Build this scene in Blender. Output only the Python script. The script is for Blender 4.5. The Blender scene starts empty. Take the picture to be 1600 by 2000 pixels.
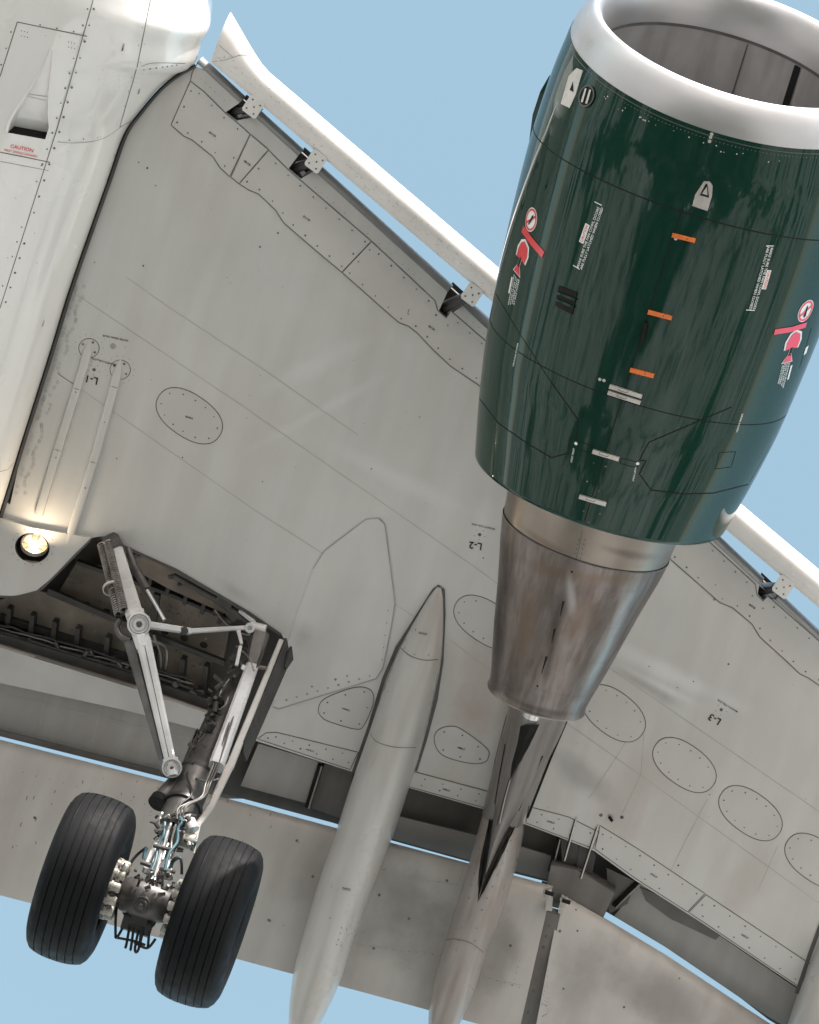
import bpy, math, random
from mathutils import Vector, Matrix, noise
from mathutils.bvhtree import BVHTree
from mathutils.geometry import delaunay_2d_cdt
rnd = random.Random(7)
V = Vector
sc = bpy.context.scene
COL = sc.collection

# ------------------------------------------------------------------ camera
# aircraft frame: X forward, Y to the left wing, Z up.  World = aircraft pitched nose up.
F = 8000.0
TH, BE, RHO = map(math.radians, (18.0, 3.3, 17.3))
cd = V((-math.sin(TH), -math.cos(TH)*math.sin(BE), math.cos(TH)*math.cos(BE)))
u0 = (V((1, 0, 0)) - cd*cd.x).normalized(); r0 = cd.cross(u0)
cu = math.cos(RHO)*u0 - math.sin(RHO)*r0
cr = math.sin(RHO)*u0 + math.cos(RHO)*r0
def ray(px, py): return cd + cr*((px-800)/F) - cu*((py-1000)/F)
CAM = V((0, 5.75, -1.15)) - ray(1240, 700)*27.0
PITCH = math.radians(5)
MW = Matrix.Rotation(-PITCH, 4, 'Y')
MW = Matrix.Translation(V((0, 0, 1.7)) - MW @ CAM) @ MW      # camera stands 1.7 m above the ground at the origin
cam = bpy.data.objects.new('camera', bpy.data.cameras.new('camera'))
COL.objects.link(cam); sc.camera = cam
R3 = Matrix((cr, cu, -cd)).transposed().to_4x4()
cam.matrix_world = MW @ Matrix.Translation(CAM) @ R3
cam.data.sensor_fit = 'VERTICAL'; cam.data.sensor_height = 24; cam.data.lens = 24*F/2000
cam.data.clip_start = 0.5; cam.data.clip_end = 30000

# ------------------------------------------------------------------ world, sun
SUN_EL, SUN_AZ = 24.0, 9.0        # in the aircraft frame
e, a = math.radians(SUN_EL), math.radians(SUN_AZ)
sdir = (MW.to_3x3() @ V((math.cos(e)*math.cos(a), math.cos(e)*math.sin(a), math.sin(e)))).normalized()
w = bpy.data.worlds.new('World'); sc.world = w; w.use_nodes = True
nt = w.node_tree; nt.nodes.clear()
sky = nt.nodes.new('ShaderNodeTexSky'); sky.sky_type = 'NISHITA'; sky.sun_disc = False
sky.sun_elevation = math.asin(sdir.z); sky.sun_rotation = math.atan2(sdir.x, sdir.y)
sky.air_density = 1.0; sky.dust_density = 1.2; sky.ozone_density = 1.0; sky.altitude = 0
hs = nt.nodes.new('ShaderNodeHueSaturation'); hs.inputs['Saturation'].default_value = 0.74; hs.inputs['Hue'].default_value = 0.462; hs.inputs['Value'].default_value = 1.13
bg = nt.nodes.new('ShaderNodeBackground'); bg.inputs['Strength'].default_value = 0.15
wo = nt.nodes.new('ShaderNodeOutputWorld')
nt.links.new(sky.outputs[0], hs.inputs['Color']); nt.links.new(hs.outputs[0], bg.inputs[0]); nt.links.new(bg.outputs[0], wo.inputs[0])
sl = bpy.data.lights.new('sun', 'SUN'); sl.energy = 3.6; sl.angle = math.radians(0.55); sl.color = (1, 0.95, 0.90)
so = bpy.data.objects.new('sun', sl); COL.objects.link(so); so.rotation_euler = sdir.to_track_quat('Z', 'Y').to_euler()
so.location = (0, 0, 60)
sc.view_settings.view_transform = 'Standard'; sc.view_settings.look = 'None'
sc.view_settings.exposure = 1.3; sc.view_settings.gamma = 1; sc.view_settings.use_curve_mapping = False
sc.render.engine = 'CYCLES'

# ------------------------------------------------------------------ materials
def s2l(c): return tuple((x/12.92 if x <= .04045 else ((x+.055)/1.055)**2.4) for x in [q/255 for q in c])
def mat(name, col, rough=.4, metal=0, coat=0, dirt=None, dirt_amt=.3, var=.12, streak=None, bump=.0, bscale=60, scale=3.0, rvar=.12, emit=None, specks=0, trans=0, brushed=False, spec=None):
    m = bpy.data.materials.new(name); m.use_nodes = True; t = m.node_tree; N = t.nodes; L = t.links
    b = N['Principled BSDF']
    b.inputs['Roughness'].default_value = rough; b.inputs['Metallic'].default_value = metal
    b.inputs['Coat Weight'].default_value = coat; b.inputs['Coat Roughness'].default_value = .02
    if spec is not None: b.inputs['Specular IOR Level'].default_value = spec
    if trans: b.inputs['Transmission Weight'].default_value = trans
    if emit: b.inputs['Emission Color'].default_value = (*emit[:3], 1); b.inputs['Emission Strength'].default_value = emit[3]
    tc = N.new('ShaderNodeTexCoord')
    def nz(sc_, vec=None, det=6, rg=.55):
        n = N.new('ShaderNodeTexNoise'); n.inputs['Scale'].default_value = sc_; n.inputs['Detail'].default_value = det; n.inputs['Roughness'].default_value = rg
        L.new(vec or tc.outputs['Object'], n.inputs['Vector']); return n.outputs['Fac']
    def ramp(f, a, b_, ca=0, cb=1):
        n = N.new('ShaderNodeMapRange'); n.inputs[1].default_value = a; n.inputs[2].default_value = b_; n.inputs[3].default_value = ca; n.inputs[4].default_value = cb
        L.new(f, n.inputs[0]); return n.outputs[0]
    def mapping(s):
        n = N.new('ShaderNodeMapping'); n.inputs['Scale'].default_value = s; L.new(tc.outputs['Object'], n.inputs[0]); return n.outputs[0]
    def mix(f, a_, b_, mode='MIX'):
        n = N.new('ShaderNodeMix'); n.data_type = 'RGBA'; n.blend_type = mode
        if isinstance(f, float): n.inputs[0].default_value = f
        else: L.new(f, n.inputs[0])
        for i, x in ((6, a_), (7, b_)):
            if isinstance(x, tuple): n.inputs[i].default_value = (*x[:3], 1)
            else: L.new(x, n.inputs[i])
        return n.outputs[2]
    c = tuple(col)
    big = nz(scale)
    lo = tuple(x*(1-var) for x in c); hi = tuple(min(1, x*(1+var)) for x in c)
    cc = mix(ramp(big, .3, .7), lo, hi)
    if dirt:
        d1 = ramp(nz(scale*.45, det=5, rg=.52), .42, .8, 0, dirt_amt)
        cc = mix(d1, cc, tuple(dirt))
    if streak:
        st = nz(1.0, mapping(streak[0]), det=3, rg=.5)
        cc = mix(ramp(st, .42, .72, 0, streak[2]), cc, tuple(streak[1]))
        if len(streak) > 3:
            st2 = nz(1.7, mapping(streak[0]), det=3, rg=.5)
            cc = mix(ramp(st2, .45, .75, 0, streak[4]), cc, tuple(streak[3]))
    if specks:
        sp = ramp(nz(90, det=2), .72, .76, 0, specks)
        cc = mix(sp, cc, tuple(x*.35 for x in c))
    L.new(cc, b.inputs['Base Color'])
    rr = ramp(nz(scale*2.3), .3, .7, max(.02, rough-rvar), min(1, rough+rvar)); L.new(rr, b.inputs['Roughness'])
    if brushed:
        bf = nz(1.0, mapping(brushed), det=4)
        bn = N.new('ShaderNodeBump'); bn.inputs['Strength'].default_value = .10; bn.inputs['Distance'].default_value = .002; L.new(bf, bn.inputs['Height']); L.new(bn.outputs[0], b.inputs['Normal'])
    elif bump:
        bn = N.new('ShaderNodeBump'); bn.inputs['Strength'].default_value = bump; bn.inputs['Distance'].default_value = .01
        L.new(nz(bscale, det=3), bn.inputs['Height']); L.new(bn.outputs[0], b.inputs['Normal'])
    return m
brown = (.16, .12, .09)
M = {}
M['wing'] = mat('wing_grey_paint', (.51, .50, .475), .40, coat=.15, dirt=(.33, .29, .255), dirt_amt=.5, var=.06, streak=((.55, 4, 1), (.38, .355, .335), .28, (.57, .565, .56), .35), bump=.05, bscale=5, scale=.8, specks=.45)
M['panel'] = mat('access_panel_paint', (.49, .475, .455), .45, coat=.08, dirt=(.30, .26, .22), dirt_amt=.35, var=.05, scale=2, specks=.3, bump=.04, bscale=8)
M['white'] = mat('fuselage_white_paint', (.74, .73, .71), .22, coat=1.0, dirt=(.60, .56, .49), dirt_amt=.35, var=.03, streak=((.6, 6, 3), (.62, .58, .52), .25), bump=.04, bscale=2.2, scale=1.0, specks=.12)
M['slat'] = mat('slat_pale_paint', (.74, .715, .69), .30, coat=.25, dirt=(.42, .38, .33), dirt_amt=.5, var=.05, scale=2.2, specks=.3)
M['bare'] = mat('shaded_bare_metal_nose', (.30, .30, .305), .42, metal=.6, var=.08, scale=3, dirt=(.3, .28, .26), dirt_amt=.5, specks=.3)  # metal darkened so its colour carries the slat's shadow
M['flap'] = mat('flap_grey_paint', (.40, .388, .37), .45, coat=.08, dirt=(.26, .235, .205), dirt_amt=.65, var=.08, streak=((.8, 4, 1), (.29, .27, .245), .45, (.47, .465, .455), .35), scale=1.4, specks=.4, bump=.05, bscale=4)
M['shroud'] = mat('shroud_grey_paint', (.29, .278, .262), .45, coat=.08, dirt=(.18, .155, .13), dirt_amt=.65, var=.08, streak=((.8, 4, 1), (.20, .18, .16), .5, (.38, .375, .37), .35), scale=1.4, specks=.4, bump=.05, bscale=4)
M['fair'] = mat('fairing_grey_paint', (.40, .393, .378), .36, coat=.25, dirt=(.30, .265, .23), dirt_amt=.4, var=.05, streak=((.5, 9, 4), (.31, .28, .24), .35, (.52, .51, .5), .3), scale=1.6, specks=.35)
M['sooty'] = mat('sooty_fairing_paint', (.27, .25, .235), .36, coat=.3, dirt=(.11, .085, .07), dirt_amt=.7, var=.08, streak=((.4, 12, 6), (.15, .11, .09), .6), scale=1.8, specks=.4)
M['pylon'] = mat('sooty_pylon_paint', (.17, .155, .145), .38, coat=.25, dirt=(.06, .05, .045), dirt_amt=.7, var=.12, streak=((.4, 12, 6), (.08, .065, .055), .6), scale=1.8)
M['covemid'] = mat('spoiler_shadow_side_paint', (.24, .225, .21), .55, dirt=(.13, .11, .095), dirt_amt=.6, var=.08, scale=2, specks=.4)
M['cove'] = mat('cove_shade_dirt_paint', (.15, .14, .13), .6, dirt=(.06, .05, .042), dirt_amt=.7, var=.12, streak=((1, 6, 3), (.07, .058, .05), .5), scale=2.5, specks=.5)  # colour lowered to hold the recess's shade, with dirt over it
M['well'] = mat('wheel_well_primer', (.235, .195, .155), .6, dirt=(.04, .03, .022), dirt_amt=.8, var=.12, streak=((5, 3, 5), (.06, .05, .04), .6), scale=4, specks=.9, bump=.3, bscale=14)
M['welldark'] = mat('wheel_well_shade_grime', (.03, .028, .026), .55, var=.3, scale=6, dirt=(.08, .07, .062), dirt_amt=.6, bump=.4, bscale=20)  # near-black base puts the bay's shade into the colour, under grime
M['green'] = mat('green_cowl_paint', (.0035, .028, .019), .07, coat=.7, var=.08, scale=2, rvar=.03, bump=.055, bscale=2.6, spec=0)
M['lip'] = mat('polished_lip_metal', (.50, .485, .49), .40, metal=.92, var=.03, scale=2, rvar=.04)
M['liner'] = mat('acoustic_liner', (.36, .35, .35), .45, metal=.45, var=.08, scale=3, dirt=(.16, .145, .14), dirt_amt=.5, streak=((1.2, 9, 9), (.2, .18, .17), .5))
M['core'] = mat('heat_stained_metal', (.165, .142, .132), .36, metal=.9, var=.12, scale=2.2, dirt=(.11, .078, .06), dirt_amt=.85, streak=((.5, 15, 15), (.24, .225, .225), .55, (.10, .07, .055), .6), rvar=.10, brushed=(70, 3, 3))
M['coreneck'] = mat('clean_core_metal', (.225, .195, .17), .36, metal=.92, var=.15, scale=2.0, dirt=(.3, .24, .19), dirt_amt=.5, rvar=.08, brushed=(70, 3, 3))
M['plug'] = mat('drain_tube_metal', (.6, .6, .6), .3, metal=.8)
M['dark'] = mat('dark_sealant', (.012, .0115, .011), .7, var=.2, scale=8, spec=.15)
M['seal'] = mat('grey_rubber_seal', (.075, .07, .068), .5, var=.25, scale=6)
M['seam'] = mat('panel_gap', (.12, .113, .105), .7, var=.3, scale=9)
M['faint'] = mat('faint_joint', (.32, .305, .285), .6, var=.15, scale=9)
M['rivet'] = mat('fastener_head', (.13, .12, .115), .5, metal=.3, var=.6, scale=16)
M['rivetl'] = mat('pale_fastener_head', (.30, .29, .28), .45, metal=.3, var=.3, scale=16)
M['ink'] = mat('black_marking', (.012, .012, .012), .6, spec=.15)
M['red'] = mat('red_marking', s2l((205, 35, 45)), .35, coat=.3, var=.04)
M['pink'] = mat('red_film_marking', s2l((225, 50, 80)), .35, coat=.3, var=.04)
M['wht'] = mat('white_marking', (.72, .72, .70), .4, var=.04)
M['orange'] = mat('orange_latch_paint', s2l((222, 112, 45)), .4, var=.08, scale=12, dirt=(.25, .12, .06), dirt_amt=.4)
M['latch'] = mat('latch_metal', (.50, .47, .44), .4, metal=.5, var=.1, scale=10)
M['gearw'] = mat('gear_grey_paint', (.56, .56, .56), .33, coat=.3, var=.06, scale=5, dirt=(.25, .23, .21), dirt_amt=.5, streak=((4, 4, 4), (.2, .18, .17), .35), specks=.6)
M['geard'] = mat('gear_grimy_metal', (.10, .096, .093), .42, metal=.55, var=.25, scale=7, dirt=(.035, .03, .028), dirt_amt=.9, specks=.7)
M['chrome'] = mat('chrome_piston', (.75, .75, .76), .12, metal=1, var=.04, rvar=.03)
M['steel'] = mat('spring_steel', (.24, .225, .21), .38, metal=.7, var=.25, scale=20, dirt=(.05, .04, .035), dirt_amt=.7)
M['tyre'] = mat('tyre_rubber', (.0055, .0062, .0075), .62, var=.25, scale=5, rvar=.10, dirt=(.013, .0125, .0125), dirt_amt=.5, bump=.12, bscale=45, spec=.12)
M['black'] = mat('black_cable', (.015, .015, .016), .5, var=.2)
M['teal'] = mat('teal_hose', (.05, .12, .15), .45, var=.2, scale=12)
M['brakew'] = mat('brake_housing', (.38, .365, .32), .45, metal=.2, var=.15, scale=14, dirt=(.08, .07, .06), dirt_amt=.8)
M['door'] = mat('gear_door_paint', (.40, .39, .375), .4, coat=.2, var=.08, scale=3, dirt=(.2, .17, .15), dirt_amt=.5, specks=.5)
M['doord'] = mat('gear_door_shaded', (.035, .033, .032), .5, var=.2, scale=5, dirt=(.03, .03, .03), dirt_amt=.6)  # darkened copy of the door paint for faces in shade
M['glass'] = mat('lamp_lens', (.9, .88, .8), .08, coat=1, var=.02)
M['lit'] = mat('lit_lamp', (1, .85, .6), .3, emit=(1, .84, .60, 14))
M['glow'] = mat('lit_reflector', (.9, .8, .62), .18, metal=.9, emit=(1, .72, .45, .22))
M['amber'] = mat('amber_glass', (.5, .25, .1), .2, emit=(1, .6, .3, .5))

# ------------------------------------------------------------------ object helpers
root = bpy.data.objects.new('airliner', None); COL.objects.link(root); root.matrix_world = MW
root.empty_display_size = 2
root['label'] = 'white and grey airliner with green engine cowl flying overhead, landing gear, slats and flaps out'
root['category'] = 'airplane'
def part(name, vf, m, parent=root, smooth=None, label=None, kind=None, loc=None):
    me = bpy.data.meshes.new(name); me.from_pydata([tuple(v) for v in vf[0]], [], vf[1]); me.update()
    ms = m if isinstance(m, (list, tuple)) else [m]
    for x in ms: me.materials.append(M[x])
    o = bpy.data.objects.new(name, me); COL.objects.link(o); o.parent = parent
    if smooth:
        me.shade_smooth(); me.set_sharp_from_angle(angle=math.radians(smooth))
    if label: o['label'] = label
    if kind: o['kind'] = kind
    if loc is not None: o.location = loc
    return o
def join(*ms):
    v, f = [], []
    for a_, b_ in ms:
        k = len(v); v += list(a_); f += [tuple(i+k for i in q) for q in b_]
    return v, f
class ZS:                                     # height-field surface z = f(x, y), seen from below
    def __init__(s, f): s.f = f
    def nrm(s, x, y):
        h = .01; return V(((s.f(x+h, y)-s.f(x-h, y))/(2*h), (s.f(x, y+h)-s.f(x, y-h))/(2*h), -1)).normalized()
    def hit(s, px, py):
        r = ray(px, py); z = 0.0
        for _ in range(14):
            t = (z-CAM.z)/r.z; p = CAM + r*t; z = s.f(p.x, p.y)
        t = (z-CAM.z)/r.z; p = CAM + r*t
        return p, s.nrm(p.x, p.y)
    def near(s, p): return V((p.x, p.y, s.f(p.x, p.y))), s.nrm(p.x, p.y)
class BS:                                     # mesh surface
    def __init__(s, vf): s.b = BVHTree.FromPolygons([tuple(v) for v in vf[0]], vf[1])
    def hit(s, px, py):
        r = ray(px, py).normalized(); h = s.b.ray_cast(CAM, r)
        if h[0] is None: return None
        n = h[1]; n = -n if n.dot(r) > 0 else n
        return h[0], n
    def near(s, p):
        h = s.b.find_nearest(p); n = h[1]
        if n.dot(p-CAM) > 0: n = -n
        return h[0], n
def zpt(px, py, z):
    r = ray(px, py); return CAM + r*((z-CAM.z)/r.z)
def ypt(px, py, y):
    r = ray(px, py); return CAM + r*((y-CAM.y)/r.y)
def inside(p, poly):
    c = False; j = len(poly)-1
    for i in range(len(poly)):
        a_, b_ = poly[i], poly[j]
        if (a_[1] > p[1]) != (b_[1] > p[1]) and p[0] < (b_[0]-a_[0])*(p[1]-a_[1])/(b_[1]-a_[1])+a_[0]: c = not c
        j = i
    return c
def densify(pts, step, closed=True):
    out = []; n = len(pts)
    for i in range(n if closed else n-1):
        a_, b_ = V(pts[i]), V(pts[(i+1) % n]); k = max(1, int((b_-a_).length/step))
        out += [a_.lerp(b_, j/k) for j in range(k)]
    if not closed: out.append(V(pts[-1]))
    return out
def smoothpx(pts, closed=False, k=6):
    P = [V((p[0], p[1], 0)) for p in pts]; n = len(P); out = []
    for i in range(n if closed else n-1):
        p0 = P[(i-1) % n] if closed or i > 0 else P[0]; p1 = P[i]; p2 = P[(i+1) % n]; p3 = P[(i+2) % n] if closed or i+2 < n else P[-1]
        for j in range(k):
            t = j/k; q = .5*((2*p1)+(p2-p0)*t+(2*p0-5*p1+4*p2-p3)*t*t+(3*p1-p0-3*p2+p3)*t**3); out.append((q.x, q.y))
    if not closed: out.append(tuple(pts[-1][:2]))
    return out
def plate(px, surf, thick, step=.35, off=0.0, holes=(), is_xy=False):
    """a plate whose lower face follows surf; outline given as picture points lying on the surface"""
    def toxy(l): return [tuple(q) for q in l] if is_xy else [tuple(surf.hit(*q)[0][:2]) for q in l]
    loops = [toxy(px)] + [toxy(h) for h in holes]
    verts, edges = [], []
    for lp in loops:
        d = densify([V((q[0], q[1])) for q in lp], step); k = len(verts)
        verts += d; edges += [(k+i, k+(i+1) % len(d)) for i in range(len(d))]
    xs = [q[0] for q in loops[0]]; ys = [q[1] for q in loops[0]]
    x = min(xs)+step/2
    while x < max(xs):
        y = min(ys)+step/2
        while y < max(ys):
            if inside((x, y), loops[0]) and not any(inside((x, y), h) for h in loops[1:]): verts.append(V((x, y)))
            y += step
        x += step
    vo, eo, fo, *_ = delaunay_2d_cdt(verts, edges, [], 0, 1e-5)
    fs = []
    for f in fo:
        c = sum((vo[i] for i in f), V((0, 0)))/len(f)
        if inside(c, loops[0]) and not any(inside(c, h) for h in loops[1:]): fs.append(tuple(f))
    n = len(vo)
    low = [(q.x, q.y, surf.f(q.x, q.y)-off) for q in vo]; up = [(q[0], q[1], q[2]+thick) for q in low]
    faces = []
    cnt = {}
    for f in fs:
        a_, b_, c_ = [vo[i] for i in f[:3]]
        if (b_.x-a_.x)*(c_.y-a_.y)-(b_.y-a_.y)*(c_.x-a_.x) > 0: f = f[::-1]      # lower face looks down
        faces.append(f); faces.append(tuple(i+n for i in f[::-1]))
        for i in range(len(f)):
            ed = (f[i], f[(i+1) % len(f)]); cnt[ed] = cnt.get(ed, 0)+1
    for (i, j) in cnt:
        if (j, i) not in cnt: faces.append((j, i, i+n, j+n))
    return low+up, faces
def ribbon(px, surf, width=.008, off=.0015, closed=False, smooth=False, stepx=7, w2=None, h=0.0):
    if smooth: px = smoothpx(px, closed)
    d = densify([V((q[0], q[1])) for q in px], stepx, closed)
    hs_ = [surf.hit(q.x, q.y) for q in d]; segs = []; cur = []
    for x in hs_:
        if x is None:
            if len(cur) > 1: segs.append(cur)
            cur = []
        else: cur.append(x)
    if len(cur) > 1: segs.append(cur)
    v, f = [], []
    for sgm in segs:
        n = len(sgm); k = len(v); cl = closed and len(segs) == 1
        for i in range(n):
            p, nn = sgm[i]
            if cl: t = sgm[(i+1) % n][0]-sgm[i-1][0]
            else: t = sgm[min(n-1, i+1)][0]-sgm[max(0, i-1)][0]
            if t.length < 1e-9: t = V((1, 0, 0))
            ww = width if w2 is None else width+(w2-width)*i/(n-1)
            b = nn.cross(t.normalized())*ww*.5
            v += [p+nn*off-b, p+nn*off+b]
        for i in range(n if cl else n-1):
            j = (i+1) % n; f.append((k+2*i, k+2*i+1, k+2*j+1, k+2*j))
    return v, f
def disc(p, n, r, off=.002, k=7, h=.0015):
    t = n.orthogonal().normalized(); b = n.cross(t); v = []; 
    for i in range(k):
        a_ = 2*math.pi*i/k; v.append(p+n*(off)+(t*math.cos(a_)+b*math.sin(a_))*r)
    v.append(p+n*(off+h))
    return v, [(i, (i+1) % k, k) for i in range(k)]
def rivets(px, surf, space, r=.006, closed=False, jit=.0, off=.002, inset=0, drop=.0):
    d = densify([V((q[0], q[1])) for q in px], 3, closed); out = []; acc = space*.5; last = None
    for q in d:
        h_ = surf.hit(q.x, q.y)
        if h_ is None: last = None; continue
        if last is not None: acc += (h_[0]-last).length
        last = h_[0]
        if acc >= space:
            acc = 0
            if rnd.random() >= drop: out.append(disc(h_[0], h_[1], r*rnd.uniform(.8, 1.15), off))
    return out
def tube(pts, r, k=8, caps=True, closed=False):
    P = [V(p) for p in pts]; n = len(P); rs = r if isinstance(r, (list, tuple)) else [r]*n
    v, f = [], []; up = None
    for i in range(n):
        t = (P[min(n-1, i+1)]-P[max(0, i-1)]).normalized() if not closed else (P[(i+1) % n]-P[i-1]).normalized()
        if up is None: up = t.orthogonal().normalized()
        up = (up - t*up.dot(t)).normalized(); b = t.cross(up)
        for j in range(k):
            a_ = 2*math.pi*j/k; v.append(P[i]+(up*math.cos(a_)+b*math.sin(a_))*rs[i])
    for i in range(n if closed else n-1):
        i2 = (i+1) % n
        for j in range(k): f.append((i*k+j, i*k+(j+1) % k, i2*k+(j+1) % k, i2*k+j))
    if caps and not closed: f.append(tuple(range(k))[::-1]); f.append(tuple((n-1)*k+j for j in range(k)))
    return v, f
def spline(pts, k=8):
    P = [V(p) for p in pts]; n = len(P); out = []
    for i in range(n-1):
        p0, p1, p2, p3 = P[max(0, i-1)], P[i], P[i+1], P[min(n-1, i+2)]
        for j in range(k):
            t = j/k; out.append(.5*((2*p1)+(p2-p0)*t+(2*p0-5*p1+4*p2-p3)*t*t+(3*p1-p0-3*p2+p3)*t**3))
    out.append(P[-1]); return out
def beam(a_, b_, w1, h1, w2=None, h2=None, up=V((0, 0, 1)), bev=.18):
    """bevelled box beam from a to b; w across the view, h towards up"""
    a_, b_ = V(a_), V(b_); w2 = w2 or w1; h2 = h2 or h1
    t = (b_-a_).normalized(); s = t.cross(up).normalized(); uu = s.cross(t)
    v, f = [], []
    for p, w_, h_ in ((a_, w1, h1), (b_, w2, h2)):
        c = bev*min(w_, h_)
        for x, y in ((-w_/2+c, -h_/2), (w_/2-c, -h_/2), (w_/2, -h_/2+c), (w_/2, h_/2-c), (w_/2-c, h_/2), (-w_/2+c, h_/2), (-w_/2, h_/2-c), (-w_/2, -h_/2+c)):
            v.append(p+s*x+uu*y)
    for i in range(8): f.append((i, (i+1) % 8, 8+(i+1) % 8, 8+i))
    f.append(tuple(range(8))[::-1]); f.append(tuple(range(8, 16)))
    return v, f
def drum(c, axis, prof, k=24, ax2=None):
    """lathe: prof = [(offset along axis, radius)]"""
    c = V(c); axis = V(axis).normalized(); t = axis.orthogonal().normalized(); b = axis.cross(t)
    v, f = [], []
    for s_, r in prof:
        for i in range(k):
            a_ = 2*math.pi*i/k; v.append(c+axis*s_+(t*math.cos(a_)+b*math.sin(a_))*max(r, 1e-4))
    for q in range(len(prof)-1):
        for i in range(k): f.append((q*k+i, q*k+(i+1) % k, (q+1)*k+(i+1) % k, (q+1)*k+i))
    return v, f
def loft(rings, closed_ring=False, caps=True):
    k = len(rings[0]); v = [p for r in rings for p in r]; f = []
    for q in range(len(rings)-1):
        for i in range(k if closed_ring else k-1):
            f.append((q*k+i, q*k+(i+1) % k, (q+1)*k+(i+1) % k, (q+1)*k+i))
    if caps and closed_ring: f.append(tuple(range(k))[::-1]); f.append(tuple((len(rings)-1)*k+i for i in range(k)))
    return v, f
_tx = {}
def text2d(s):
    if s not in _tx:
        c = bpy.data.curves.new('t', 'FONT'); c.body = s; c.size = 1; c.align_x = 'CENTER'; c.align_y = 'CENTER'; c.resolution_u = 2; c.offset = .012
        o = bpy.data.objects.new('t', c); COL.objects.link(o)
        dg = bpy.context.evaluated_depsgraph_get(); me = o.evaluated_get(dg).to_mesh()
        _tx[s] = ([(q.co.x, q.co.y) for q in me.vertices], [tuple(p.vertices) for p in me.polygons])
        o.evaluated_get(dg).to_mesh_clear(); bpy.data.objects.remove(o); bpy.data.curves.remove(c)
    return _tx[s]
def decal(shape, px, dr, surf, size, off=.003, flipn=False):
    """flat print: 2-D shape laid on a surface at a point, its x axis along the picture direction dr"""
    h_ = surf.hit(*px)
    if h_ is None: return [], []
    P, N_ = h_; l = math.hypot(*dr); q = None; k = 10.0
    q = surf.hit(px[0]+dr[0]/l*k, px[1]+dr[1]/l*k) or surf.hit(px[0]-dr[0]/l*k, px[1]-dr[1]/l*k)
    T = q[0]-P
    if surf.hit(px[0]+dr[0]/l*k, px[1]+dr[1]/l*k) is None: T = -T
    T = (T-N_*T.dot(N_)).normalized(); B = N_.cross(T)
    v = []
    for x, y in shape[0]:
        pp, nn = surf.near(P+T*(x*size)+B*(y*size)); v.append(pp+nn*off)
    return v, shape[1]
def ring2d(r1, r2, k=28):
    v = [(r*math.cos(2*math.pi*i/k), r*math.sin(2*math.pi*i/k)) for r in (r1, r2) for i in range(k)]
    return v, [(i, (i+1) % k, k+(i+1) % k, k+i) for i in range(k)]
def poly2d(p): return p, [tuple(range(len(p)))]
def disc2d(r, k=28): return ([(r*math.cos(2*math.pi*i/k), r*math.sin(2*math.pi*i/k)) for i in range(k)], [tuple(range(k))])

# ------------------------------------------------------------------ ground
g = bpy.data.materials.new('airfield_ground'); g.use_nodes = True; t = g.node_tree; N = t.nodes; L = t.links
b = N['Principled BSDF']; b.inputs['Roughness'].default_value = .9
tc = N.new('ShaderNodeTexCoord')
def gn(s, d, rg=.6):
    n = N.new('ShaderNodeTexNoise'); n.inputs['Scale'].default_value = s; n.inputs['Detail'].default_value = d; n.inputs['Roughness'].default_value = rg; L.new(tc.outputs['Object'], n.inputs['Vector']); return n.outputs['Fac']
def rp(f, stops):
    n = N.new('ShaderNodeValToRGB'); n.color_ramp.elements.remove(n.color_ramp.elements[0]); n.color_ramp.elements[0].position = stops[0][0]; n.color_ramp.elements[0].color = (*stops[0][1], 1)
    for p, c in stops[1:]:
        q = n.color_ramp.elements.new(p); q.color = (*c, 1)
    L.new(f, n.inputs[0]); return n.outputs[0]
c1a = rp(gn(.03, 7, .62), [(.40, (.035, .042, .03)), (.445, (.10, .095, .075)), (.465, (.42, .385, .35)), (.56, (.52, .48, .445)), (.62, (.67, .62, .58)), (.75, (.71, .67, .64))])
c1b = rp(gn(.22, 7, .7), [(.42, (.022, .026, .02)), (.52, (.055, .06, .045)), (.585, (.10, .10, .08)), (.62, (.16, .15, .13)), (.632, (.62, .60, .57)), (.8, (.7, .68, .66))])
ln = N.new('ShaderNodeVectorMath'); ln.operation = 'LENGTH'; L.new(tc.outputs['Object'], ln.inputs[0])
ad = N.new('ShaderNodeMath'); ad.operation = 'MULTIPLY_ADD'; L.new(gn(.06, 5), ad.inputs[0]); ad.inputs[1].default_value = 46; L.new(ln.outputs['Value'], ad.inputs[2])
mr = N.new('ShaderNodeMapRange'); mr.inputs[1].default_value = 41; mr.inputs[2].default_value = 43.5; L.new(ad.outputs[0], mr.inputs[0])
mg = N.new('ShaderNodeMix'); mg.data_type = 'RGBA'; L.new(mr.outputs[0], mg.inputs[0]); L.new(c1b, mg.inputs[6]); L.new(c1a, mg.inputs[7]); c1 = mg.outputs[2]  # dark near the camera, bright beyond: pattern shaped to tune cowl reflections
c2 = rp(gn(.4, 6), [(.38, (.5, .5, .5)), (.5, (1, 1, 1)), (.70, (1.15, 1.15, 1.15))])
mx = N.new('ShaderNodeMix'); mx.data_type = 'RGBA'; mx.blend_type = 'MULTIPLY'; mx.inputs[0].default_value = 1; L.new(c1, mx.inputs[6]); L.new(c2, mx.inputs[7]); L.new(mx.outputs[2], b.inputs['Base Color'])
me = bpy.data.meshes.new('ground'); S = 9000
me.from_pydata([(-S, -S, 0), (S, -S, 0), (S, S, 0), (-S, S, 0)], [], [(0, 1, 2, 3)]); me.materials.append(g)
go = bpy.data.objects.new('ground', me); COL.objects.link(go); go['kind'] = 'structure'

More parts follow.
